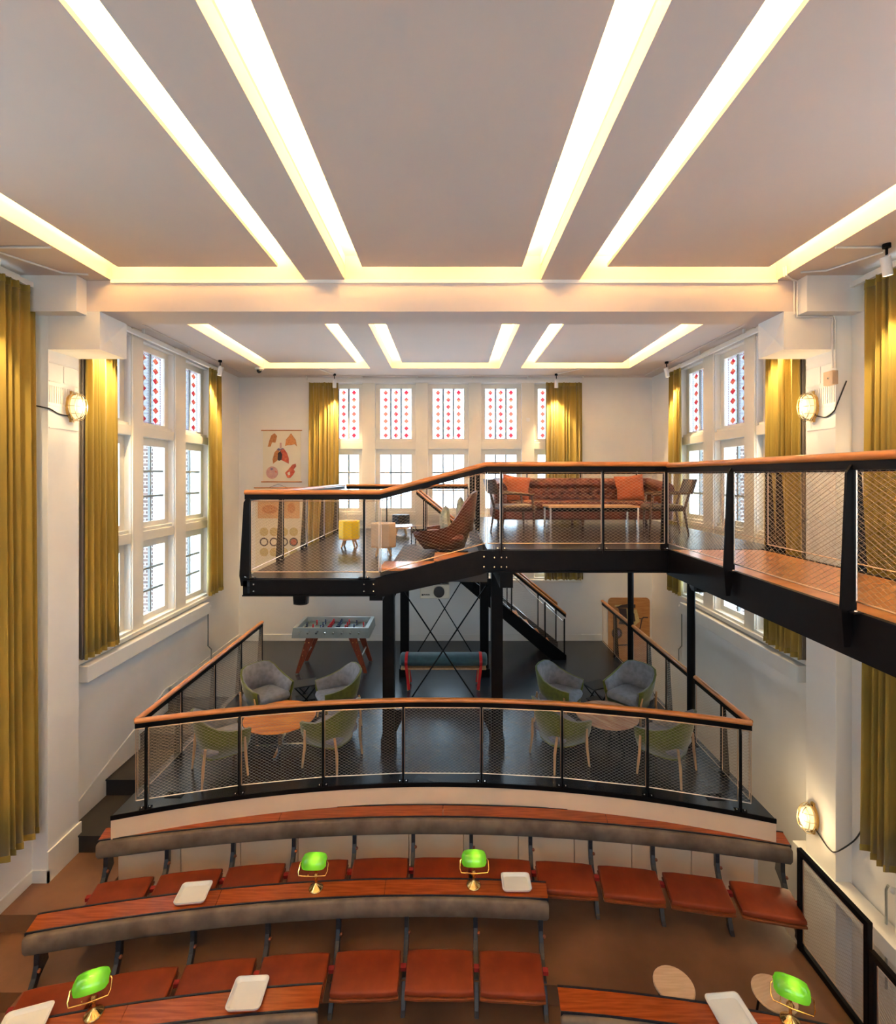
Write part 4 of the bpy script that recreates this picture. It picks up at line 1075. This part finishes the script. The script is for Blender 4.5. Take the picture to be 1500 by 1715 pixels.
# coffee table before the sofa
ct = thing('coffee_table', 'long low coffee table with slatted wood top before the sofa', 'table', (2.10, 7.42, ZT))
for k in range(8): MB().box(1.44, 2.77, 7.19+k*.06, 7.19+k*.06+.05, ZT+.385, ZT+.41).build('slat', 'oak', ct)
MB().box(1.45, 2.76, 7.19, 7.215, ZT+.33, ZT+.385).build('apron', 'steel', ct); MB().box(1.45, 2.76, 7.635, 7.66, ZT+.33, ZT+.385).build('apron', 'steel', ct)
for x in (1.47, 2.74):
    for y in (7.2, 7.64): MB().box(x-.014, x+.014, y-.014, y+.014, ZT, ZT+.385).build('leg', 'chrome', ct)
def side_chair(x, y, a, label):
    r = thing('easy_chair', label, 'chair', (x, y, ZT), radians(a), 'dark easy chairs by the coffee table')
    MB().rbox(-.25, .27, -.26, .26, .34, .43, .05, 3).build('seat', 'chair_leather', r, smooth=True, w=False, ang=60)
    rings = []
    for k in range(9):
        u = -1+k/4.0; bx = -.30-.05*(1-u*u)
        rings.append([(bx, u*.26, .60), (bx-.10+.04, u*.26, .80), (bx-.06-.05, u*.26, .80), (bx-.05, u*.26, .59)])
    MB().loft(rings).build('backrest', 'chair_leather', r, w=False, smooth=True)
    for sy in (-1, 1):
        MB().tube([(.22, sy*.25, 0), (.21, sy*.27, .36), (.18, sy*.28, .57)], [.012, .02, .016], 8).build('leg', 'dark_wood', r, smooth=True, w=False)
        MB().tube([(-.30, sy*.25, 0), (-.24, sy*.26, .36), (-.36, sy*.26, .80)], [.012, .021, .014], 8).build('leg', 'dark_wood', r, smooth=True, w=False)
        MB().tube([(-.31, sy*.27, .60), (-.05, sy*.30, .60), (.20, sy*.29, .575)], [.015, .02, .018], 8).build('armrest', 'dark_wood', r, smooth=True, w=False)
side_chair(.96, 7.30, 8, 'dark leather easy chair left of the slatted coffee table')
side_chair(3.16, 7.35, 168, 'dark leather easy chair right of the slatted coffee table')
# ================================================================ curtains and fittings
def curtain(label, p0, p1, ztop, zbot, nf, amp, nrm, group, lining=False):
    p0, p1 = Vector(p0), Vector(p1); d = p1-p0; L = d.length; d.normalize(); nv = Vector((nrm[0], nrm[1], 0))
    rnd = random.Random(int(L*1000)+nf); n = nf*12
    ph = [rnd.uniform(-.5, .5) for _ in range(nf+2)]; am = [rnd.uniform(.5, 1.35) for _ in range(nf+2)]
    rows = []
    nz = 10
    for j in range(nz+1):
        t = j/nz; z = ztop+(zbot-ztop)*t; row = []
        sp = 1+min(.10, .06/L)*t
        for i in range(n+1):
            s = i/n; k = min(max(s*nf+.32*sin(2*pi*s*nf/3.3+nf)*min(1, 4*s, 4*(1-s)), 0), nf); ki = int(min(k, nf-1)); a = am[ki]*(1-(k-ki))+am[ki+1]*(k-ki); p_ = ph[ki]*(1-(k-ki))+ph[ki+1]*(k-ki)
            w = sin(2*pi*k+p_*1.6)
            off = amp*a*(.55+.55*t)*(w+.25*sin(4*pi*k+p_))
            row.append(Vector((p0.x, p0.y, z))+d*(L*(.5+(s-.5)*sp)+.25*amp*cos(2*pi*k+p_))+nv*off)
        rows.append(row)
    r = thing('curtain', label, 'curtain', (p0.x+d.x*L/2, p0.y+d.y*L/2, zbot), 0, group)
    MB().loft(rows, closed=False, caps=False).build('drape', 'curtain', r, smooth=True, ang=80, solid=.006)
    hd = [[p+Vector((0, 0, .06-.055*0)) for p in rows[0]], [p+Vector((0, 0, -.04)) for p in rows[0]]]
    MB().loft([[p+Vector((0, 0, .03)) for p in rows[0]], [p+nv*.004+Vector((0, 0, -.05)) for p in rows[0]]], closed=False, caps=False).build('heading_tape', 'curtain', r, solid=.008)
    hem = rows[-1]
    MB().loft([[p+nv*.005+Vector((0, 0, .07)) for p in hem], [p+nv*.005 for p in hem]], closed=False, caps=False).build('hem', 'curtain', r, solid=.006)
    if lining:
        MB().loft([[p-nv*.05 for p in row] for row in rows], closed=False, caps=False).build('lining', 'lining', r, smooth=True, solid=.004)
    return r
G = 'olive gold velvet curtains'
zt = 5.90
curtain('olive gold curtain left of the end wall windows', (-3.20, WB-.13, 0), (-2.54, WB-.13, 0), zt, 1.43, 8, .045, (0, -1), G)
curtain('olive gold curtain right of the end wall windows', (2.20, WB-.13, 0), (3.02, WB-.13, 0), zt, 1.43, 9, .045, (0, -1), G)
curtain('olive gold curtain hanging behind the left pier', (WL+.13, 6.42, 0), (WL+.13, 7.02, 0), zt, 1.42, 7, .05, (1, 0), G, True)
curtain('olive gold curtain at the far end of the left wall', (WL+.13, 9.72, 0), (WL+.13, 10.30, 0), zt, 1.45, 5, .05, (1, 0), G)
curtain('olive gold curtain hanging behind the right pier', (WR-.13, 6.42, 0), (WR-.13, 7.10, 0), zt, 1.42, 7, .05, (-1, 0), G, True)
curtain('olive gold curtain at the far end of the right wall', (WR-.13, 9.72, 0), (WR-.13, 10.30, 0), zt, 1.45, 5, .05, (-1, 0), G)
curtain('olive gold curtain at the left picture edge', (WL+.13, 3.7, 0), (WL+.13, 5.62, 0), zt, -.28, 17, .06, (1, 0), G)
curtain('olive gold curtain at the right picture edge', (WR-.13, 3.7, 0), (WR-.13, 5.45, 0), zt, -.28, 17, .06, (-1, 0), G)
def track(label, p0, p1):
    r = thing('curtain_track', label, 'curtain track', (Vector(p0)+Vector(p1))/2, 0, 'curtain tracks')
    MB().bar(p0, p1, .05, .06).build('track', 'plaster_trim', r)
    p0, p1 = Vector(p0), Vector(p1); n = max(2, int((p1-p0).length/1.2))
    for k in range(n+1):
        p = p0.lerp(p1, k/n); MB().box(p.x-.015, p.x+.015, p.y-.015, p.y+.015, p.z+.03, ZC).build('track_clip', 'plaster_trim', r)
track('white curtain track over the end wall windows', (-3.25, WB-.13, 5.955), (3.05, WB-.13, 5.955))
track('white curtain track along the far part of the left wall', (WL+.13, 6.30, 5.955), (WL+.13, 10.35, 5.955))
track('white curtain track along the far part of the right wall', (WR-.13, 6.30, 5.955), (WR-.13, 10.35, 5.955))
track('white curtain track at the near left wall', (WL+.13, .6, 5.955), (WL+.13, 5.68, 5.955))
track('white curtain track at the near right wall', (WR-.13, .6, 5.955), (WR-.13, 5.68, 5.955))
def spot(label, x, y, aim, watts=60, size=70):
    r = thing('spotlight', label, 'spotlight', (x, y, ZC-.22), 0, 'white ceiling spotlights')
    MB().lathe([(.035, .18), (.035, .22)], n=12).build('mount', 'steel', r, w=False, smooth=True); MB().box(-.008, .008, -.008, .008, .10, .2).build('stem', 'steel', r, w=False)
    d = (Vector(aim)-Vector((x, y, ZC-.2))).normalized()
    c = Vector((0, 0, 0)); a, b = c-d*.09, c+d*.09
    MB().tube([a, b, b, c+d*.06], [.042, .042, .034, .034], 14).build('barrel', 'white', r, w=False, smooth=True, ang=40)
    MB().tube([c+d*.066, c+d*.07], .033, 14).build('lens', 'spot_glow', r, w=False)
    MB().bar((0, 0, .11), a, .02, .01).build('yoke', 'white', r, w=False)
    l = bpy.data.lights.new('spot_beam', 'SPOT'); l.energy = watts; l.color = (1.0, .74, .40); l.spot_size = radians(size); l.spot_blend = .7; l.shadow_soft_size = .03
    o = bpy.data.objects.new('spot_beam', l); COL.objects.link(o); o.parent = r; o.location = d*.12; o.rotation_euler = d.to_track_quat('-Z', 'Y').to_euler()
spot('white spotlight over the left end wall curtain', -2.55, 11.02, (-2.62, WB-.1, 4.6), 70)
spot('white spotlight over the right end wall curtain', 2.38, 11.02, (2.45, WB-.1, 4.6), 70)
spot('white spotlight over the far left wall curtain', WL+.36, 9.72, (WL+.1, 9.75, 4.6), 70)
spot('white spotlight over the far right wall curtain', WR-.36, 9.85, (WR-.1, 9.9, 4.6), 70)
spot('white spotlight beside the right beam bracket', WR-.42, 6.72, (WR-.1, 6.75, 4.6), 70)
spot('white spotlight beside the left beam bracket', WL+.42, 6.60, (WL+.1, 6.75, 4.6), 70)
spot('white spotlight over the near left curtain', WL+.40, 4.85, (WL+.1, 4.95, 4.4), 50)
spot('white spotlight over the near right curtain', WR-.40, 4.85, (WR-.1, 4.95, 4.4), 50)
for k, yy_ in enumerate((3.0, 1.2, -.6)):  # out-of-view spotlights added to brighten the hall with warm light
    spot('added fill spotlight along the near left wall, %s from the beam' % ORD[k+1], WL+.40, yy_, (WL+.1, yy_+.1, 4.4), 50)
    spot('added fill spotlight along the near right wall, %s from the beam' % ORD[k+1], WR-.40, yy_, (WR-.1, yy_+.1, 4.4), 50)
# bulkhead lamps
def bulkhead(label, X, y, z, s, cable):
    """s = direction into the room along X"""
    r = thing('bulkhead_lamp', label, 'lamp', (X, y, z), 0, 'caged oval wall lamps')
    def ov(k, dx, w=.085, h=.155): return [(s*dx, w*k*cos(a), h*k*sin(a)) for a in [2*pi*i/20 for i in range(20)]]
    MB().loft([ov(1.0, 0), ov(1.05, .03), ov(1.05, .05), ov(.95, .055)]).build('back_plate', 'brass', r, smooth=True, w=False, ang=50)
    MB().loft([ov(.92, .05), ov(.92, .085), ov(.80, .125), ov(.5, .15), ov(.1, .158)]).build('glass', 'lamp_glow', r, smooth=True, w=False, ang=60)
    mb = MB()
    for dz in (-.09, 0, .09):
        k = sqrt(max(0, 1-(dz/.17)**2)); pts = [(s*(.055+.125*sin(a)), .10*k*cos(a), dz) for a in [pi*i/10 for i in range(11)]]; mb.tube(pts, .004, 5)
    for dy in (-.035, .035):
        pts = [(s*(.055+.13*sin(a)**.7), dy, .17*cos(a)) for a in [pi*i/12 for i in range(13)]]; mb.tube(pts, .004, 5)
    o = [(s*.055, .10*cos(a), .172*sin(a)) for a in [2*pi*i/20 for i in range(21)]]; mb.tube(o, .006, 6)
    o = [(s*.12, .088*cos(a), .15*sin(a)) for a in [2*pi*i/20 for i in range(21)]]; mb.tube(o, .004, 6)
    mb.build('cage', 'cage', r, smooth=True, w=False)
    for dz in (-.17, .17): MB().box(min(0, s*.03), max(0, s*.03), -.02, .02, dz-.02, dz+.02).build('lug', 'brass', r, w=False)
    cv = [Vector(c)-Vector((X, y, z)) for c in cable]
    sm = []
    for i in range(len(cv)-1):
        p0, p1, p2, p3 = cv[max(i-1, 0)], cv[i], cv[i+1], cv[min(i+2, len(cv)-1)]
        for k in range(6):
            t = k/6; sm.append(.5*((2*p1)+(p2-p0)*t+(2*p0-5*p1+4*p2-p3)*t*t+(3*p1-p0-3*p2+p3)*t**3))
    sm.append(cv[-1])
    MB().tube(sm, .008, 6).build('cable', 'cable', r, smooth=True, w=False)
    l = bpy.data.lights.new('bulkhead_bulb', 'POINT'); l.energy = 3.2; l.color = (1.0, .74, .40); l.shadow_soft_size = .05
    lo = bpy.data.objects.new('bulkhead_bulb', l); COL.objects.link(lo); lo.parent = r; lo.location = (s*.24, 0, 0)
XL_, XR_ = WL+.19, WR-.19
bulkhead('lit caged oval lamp high on the left pier', XL_, 6.10, 4.65, 1, [(XL_+.02, 6.03, 4.53), (XL_+.01, 5.9, 4.54), (XL_+.01, 5.78, 4.58), (XL_-.02, 5.74, 4.59), (WL+.03, 5.74, 4.62)])
bulkhead('lit caged oval lamp high on the right pier', XR_, 6.10, 4.65, -1, [(XR_-.02, 6.03, 4.53), (XR_-.01, 5.9, 4.50), (XR_-.01, 5.78, 4.55), (XR_, 5.745, 4.62), (WR-.08, 5.74, 4.90)])
bulkhead('lit caged oval lamp low on the right pier', XR_, 6.10, -.41, -1, [(XR_-.02, 6.03, -.52), (XR_-.01, 5.85, -.60), (XR_-.0, 5.74, -.55), (WR-.03, 5.70, -.40), (WR-.02, 5.60, -.20)])
# junction box on the right pier
jb = thing('junction_box', 'grey junction box on the right pier above the caged lamp', 'junction box', (XR_, 5.80, 4.90))
MB().box(XR_-.07, XR_, 5.72, 5.86, 4.86, 5.02).build('box', 'beige', jb, bevel=.005); MB().ball((XR_-.07, 5.78, 4.94), .014, 8, 5).build('button', 'chrome', jb)
# conduits
def conduit(label, pts, r=.011, m='plaster_trim'):
    v = [Vector(p) for p in pts]; c = sum(v, Vector())/len(v)
    o = MB().tube(v, r, 6).build('conduit', m, smooth=True); tag(o, label, 'conduit', 'painted conduits')
for k in range(2):
    e = .035*k
    conduit('white conduit bending round the right beam bracket, %s of two' % ('outer', 'inner')[k],
            [(3.78, 5.60-e, 6.16), (3.785, 5.6-e, ZC-.012), (4.03-e, 5.74-.0, ZC-.015), (4.03-e, 5.745, 5.64+e), (4.44, 5.745, 5.64+e), (4.44+e, 5.745, 5.60), (4.44+e, 5.745, 5.05)])
conduit('white conduit across the left soffit', [(-3.94, 4.9, ZC-.012), (-4.55, 4.9, ZC-.012), (-4.58, 4.93, ZC-.012), (-4.3, 5.52, ZC-.012), (-4.05, 5.56, ZC-.012)])
conduit('white conduit across the right soffit', [(3.82, 4.9, ZC-.012), (4.3, 4.9, ZC-.012), (4.38, 5.0, ZC-.012), (4.15, 5.45, ZC-.012), (3.9, 5.5, ZC-.012)])
conduit('white conduit from the end wall to the left spotlight', [(-2.75, 10.49, ZC-.012), (-2.56, 10.98, ZC-.012)])
conduit('white conduit from the end wall to the right spotlight', [(2.75, 10.49, ZC-.012), (2.40, 10.98, ZC-.012)])
for s, X, nm in ((1, WL, 'left'), (-1, WR, 'right')):
    r = thing('heating_pipe', 'thin grey heating pipe at the end of the %s wall casing' % nm, 'pipe', (X+s*.06, 9.85, 0), 0, 'heating pipes')
    MB().tube([(X+s*.06, 9.85, 1.22), (X+s*.06, 9.85, .42), (X+s*.05, 10.0, .30), (X+s*.05, 10.0, .0)], .012, 8).build('pipe', 'alu_dark', r, smooth=True)
    MB().ball((X+s*.09, 9.82, 1.21), .05, 10, 6).build('valve', 'white', r, smooth=True)
# dome camera
r = thing('dome_camera', 'small white dome camera at the left corner of the cove', 'camera', (-3.98, 10.40, ZC-.13))
MB().lathe([(.09, .13), (.09, .10), (.07, .08), (.001, .07)], n=18).build('housing', 'white', r, w=False, smooth=True); MB().ball((0, -.02, .06), .05, 14, 8).build('dome', 'black_plastic', r, w=False, smooth=True)
# little white sensor between windows
tag(MB().box(1.77, 1.85, WB-.06, WB-.03, 5.05, 5.13).build('wall_sensor', 'white', bevel=.006), 'small white sensor between two end wall windows', 'sensor')
# speakers under the deck
def speaker(label, x, y, z, m='black_plastic'):
    r = thing('speaker', label, 'speaker', (x, y, z), 0, 'black speakers under the deck')
    def sq(w, h, yy): return [(w*cos(a)/max(abs(cos(a)), abs(sin(a)))**.75, yy, h*sin(a)/max(abs(cos(a)), abs(sin(a)))**.75) for a in [2*pi*i/24 for i in range(24)]]
    MB().loft([sq(.075, .12, -.09), sq(.098, .145, -.075), sq(.098, .145, 0), sq(.07, .11, .10)]).build('cabinet', m, r, w=False, smooth=True, ang=50)
    MB().loft([sq(.08, .125, -.096), sq(.08, .125, -.088)]).build('grille', 'steel', r, w=False)
    MB().box(-.02, .02, -.02, .02, .1, .3).build('bracket', 'steel', r, w=False)
speaker('black speaker hanging under the left deck beam', -1.96, 6.60, 2.24)
speaker('black speaker hanging under the right end of the deck', 3.02, 6.0, 2.55)
# projector
pj = thing('projector', 'cream projector hanging under the deck between the columns', 'projector', (-.20, 6.85, 2.10))
MB().box(-.205, .205, 0, .32, 0, .20).build('body', 'projector', pj, w=False, bevel=.015)
MB().lathe([(.062, 0), (.075, .02), (.075, .06), (.05, .065)], n=20).build('lens', 'black_plastic', pj, w=False, smooth=True)
o = pj.children[-1]; o.rotation_euler = (radians(90), 0, 0); o.location = (.06, .02, .10)
mb = MB(); mb.box(-.18, -.155, -.003, .002, .045, .065)
for k in range(6): mb.box(-.15+k*.014, -.139+k*.014, -.003, .002, .05, .063 if k % 2 else .066)
mb.build('maker_mark', 'black_plastic', pj, w=False)
MB().box(-.02, .02, .12, .16, .20, .27).build('hanger', 'steel', pj, w=False); MB().box(.10, .18, .05, .15, .20, .26).build('cable_box', 'black_plastic', pj, w=False)
# radiator at the right edge
rd = thing('radiator', 'white panel radiator at the right picture edge', 'radiator', (WR-.08, 4.55, -1.1))
MB().box(WR-.12, WR-.04, 3.9, 5.08, -1.0, -.42).build('panel', 'white', rd, bevel=.01)
for k in range(10): MB().box(WR-.13, WR-.12, 3.98+k*.11, 4.03+k*.11, -.96, -.46).build('rib', 'white', rd)
MB().tube([(WR-.08, 5.08, -.50), (WR-.08, 5.20, -.50), (WR-.08, 5.22, -.56), (WR-.08, 5.22, -1.6)], .012, 8).build('pipe', 'alu', rd, smooth=True)
MB().ball((WR-.08, 5.14, -.50), .035, 10, 6).build('valve', 'white', rd, smooth=True)

# ================================================================ wall charts
def flat(mb, poly, y): mb.add([(x, y, z) for x, z in poly], [tuple(range(len(poly)))]); return mb
def ell(cx, cz, a, b, n=20, rot=0):
    return [(cx+a*cos(t)*cos(rot)-b*sin(t)*sin(rot), cz+a*cos(t)*sin(rot)+b*sin(t)*cos(rot)) for t in [-2*pi*i/n for i in range(n)]]
YW = WB-.012
K = WB/F
def wx(px): return (px-752)*K
def wz(py): return EYE-(py-797)*K
ch = thing('wall_chart', 'anatomical wall chart of lungs and heart on cream paper', 'chart', (wx(472), YW, wz(806)))
MB().box(wx(440.5), wx(504), YW-.004, YW, wz(806), wz(722)).build('sheet', 'paper', ch)
for py in (721, 807): MB().tube([(wx(438), YW-.012, wz(py)), (wx(506), YW-.012, wz(py))], .012, 8).build('roller', 'rail_wood', ch, smooth=True)
y = YW-.006
S12 = lambda x, yy: (wx(420+x/12.5), wz(700+yy/12.5))
def draw(name, m, pts, yy=None, layer=0):
    q = [S12(*p) for p in pts]
    a = sum(q[i][0]*q[(i+1) % len(q)][1]-q[(i+1) % len(q)][0]*q[i][1] for i in range(len(q)))
    if a < 0: q = q[::-1]
    flat(MB(), q, y-.001*layer).build(name, m, ch)
draw('lung', 'ink_orange', [(470, 960), (460, 860), (500, 720), (560, 660), (600, 680), (575, 800), (560, 890)])
draw('lung', 'ink_red', [(620, 660), (700, 650), (760, 730), (800, 850), (800, 960), (740, 930), (640, 880)])
draw('heart', 'ink_dark', [(570, 740), (620, 690), (660, 760), (650, 870), (600, 900), (565, 880)], layer=1)
draw('windpipe', 'ink_pink', [(610, 520), (650, 520), (650, 640), (610, 640)])
draw('bronchi', 'ink_blue', [(545, 660), (590, 630), (620, 655), (670, 630), (710, 650), (640, 665), (600, 690)], layer=2)
draw('airway_study', 'ink_orange', [(430, 370), (500, 320), (555, 380), (520, 520), (450, 510), (420, 600), (360, 605), (390, 480)])
draw('chest_study', 'ink_orange', [(720, 590), (740, 450), (800, 385), (845, 320), (890, 385), (945, 460), (970, 600), (920, 550), (850, 570), (780, 570)])
flat(MB(), [S12(450+125*cos(-t), 1145+130*sin(-t)) for t in [-2*pi*i/24 for i in range(24)]][::-1], y).build('tissue_disc', 'ink_pink', ch)
draw('tissue_spot', 'ink_blue', [(410, 1060), (450, 1045), (480, 1075), (430, 1100)], layer=1)
draw('tissue_spot', 'ink_red', [(500, 1105), (540, 1110), (550, 1150), (520, 1140)], layer=1)
draw('heart_study', 'ink_red', [(720, 1150), (790, 1080), (870, 980), (940, 955), (955, 1010), (900, 1080), (930, 1120), (890, 1190), (830, 1255), (770, 1255)])
draw('heart_study_core', 'paper', [(770, 1150), (820, 1120), (830, 1190), (780, 1200)], layer=1)
c2 = thing('wall_chart', 'hanging teaching chart with orange band above rows of round specimens', 'chart', (wx(470), YW, wz(965)))
MB().box(wx(428), wx(513), YW-.004, YW, wz(968), wz(818)).build('sheet', 'paper', c2)
MB().tube([(wx(426), YW-.01, wz(817)), (wx(515), YW-.01, wz(817))], .012, 8).build('roller', 'rail_wood', c2, smooth=True)
MB().tube([(wx(450), YW-.01, wz(817)), (wx(466), YW-.008, wz(811)), (wx(482), YW-.01, wz(817))], .004, 5).build('hanging_cord', 'cable', c2)
flat(MB(), [(wx(432), wz(868)), (wx(502), wz(868)), (wx(502), wz(838)), (wx(432), wz(838))], y).build('orange_band', 'paper_tan', c2)
flat(MB(), ell(wx(452), wz(853), .18, .10), y-.001).build('specimen', 'ink_orange', c2); flat(MB(), ell(wx(488), wz(851), .09, .12), y-.001).build('specimen', 'ink_orange', c2)
for j in range(3):
    for i in range(4):
        cx_, cz_ = wx(442.5+i*16.5), wz(890.5+j*17)
        flat(MB(), ell(cx_, cz_, .10, .10), y).build('specimen_disc', 'ink_olive' if j != 1 else 'ink_dark', c2)
        flat(MB(), ell(cx_, cz_, .07, .07), y-.001).build('specimen_core', 'ink_olive' if j != 1 else ('ink_red' if i == 3 else 'paper'), c2)
# tan board with a black machine drawing, in the stairwell
c3 = thing('wall_board', 'tan wooden board with a black machine drawing in the right stairwell', 'board', (wx(1052), YW, wz(1110)))
x0, x1, z0, z1 = wx(1017.5), wx(1087), wz(1112), wz(1000.5); rr = .09
pl = []
for cx_, cz_, a0_ in ((x1-rr, z1-rr, 0), (x0+rr, z1-rr, pi/2), (x0+rr, z0+rr, pi), (x1-rr, z0+rr, 1.5*pi)):
    for k in range(5): a = a0_+pi/2*k/4; pl.append((cx_+rr*cos(a), cz_+rr*sin(a)))
MB().prism(pl, YW-.02, YW, lambda u, v, w: (u, w, v)).build('board', 'board_tan', c3)
y = YW-.022
B = lambda x, yy: (wx(990+x/10.71), wz(980+yy/10.71))
def draw3(name, m, pts, layer=0):
    q = [B(*p) for p in pts]; a = sum(q[i][0]*q[(i+1) % len(q)][1]-q[(i+1) % len(q)][0]*q[i][1] for i in range(len(q)))
    if a < 0: q = q[::-1]
    flat(MB(), q, y-.001*layer).build(name, m, c3)
draw3('saddle', 'ink_dark', [(410, 380), (520, 350), (650, 330), (780, 340), (780, 400), (640, 400), (460, 400)])
draw3('saddle_edge', 'ink_olive', [(410, 350), (540, 340), (480, 372), (410, 385)], 1)
draw3('body', 'ink_dark', [(470, 400), (620, 410), (640, 560), (600, 700), (480, 690), (520, 560)])
draw3('body_panel', 'ink_olive', [(620, 420), (800, 430), (860, 640), (760, 730), (640, 690)], 1)
draw3('body_rib', 'ink_dark', [(690, 480), (760, 500), (780, 640), (700, 660)], 2)
flat(MB(), [B(450+95*cos(t), 855+100*sin(t)) for t in [2*pi*i/22 for i in range(22)]], y).build('wheel', 'ink_dark', c3)
flat(MB(), [B(450+60*cos(t), 855+62*sin(t)) for t in [2*pi*i/22 for i in range(22)]], y-.001).build('wheel_hub', 'ink_blue', c3)
draw3('handle', 'ink_dark', [(820, 580), (890, 590), (920, 560), (1005, 565), (1005, 585), (930, 580), (905, 610), (870, 780), (850, 780), (885, 605), (815, 595)])
draw3('footing', 'ink_dark', [(390, 1060), (640, 1050), (640, 1075), (400, 1085)])
# exit sign down the stairwell
es = thing('exit_sign', 'small green lit exit sign low in the right stairwell', 'sign', (3.74, 10.2, -.42))
MB().box(-.04, .04, -.03, .03, 0, .26).build('casing', 'white', es, w=False); MB().box(-.035, .035, -.034, -.03, .02, .24).build('lit_face', 'exit_green', es, w=False)
MB().box(-.22, -.04, -.01, .01, .10, .14).build('bracket', 'steel', es, w=False)
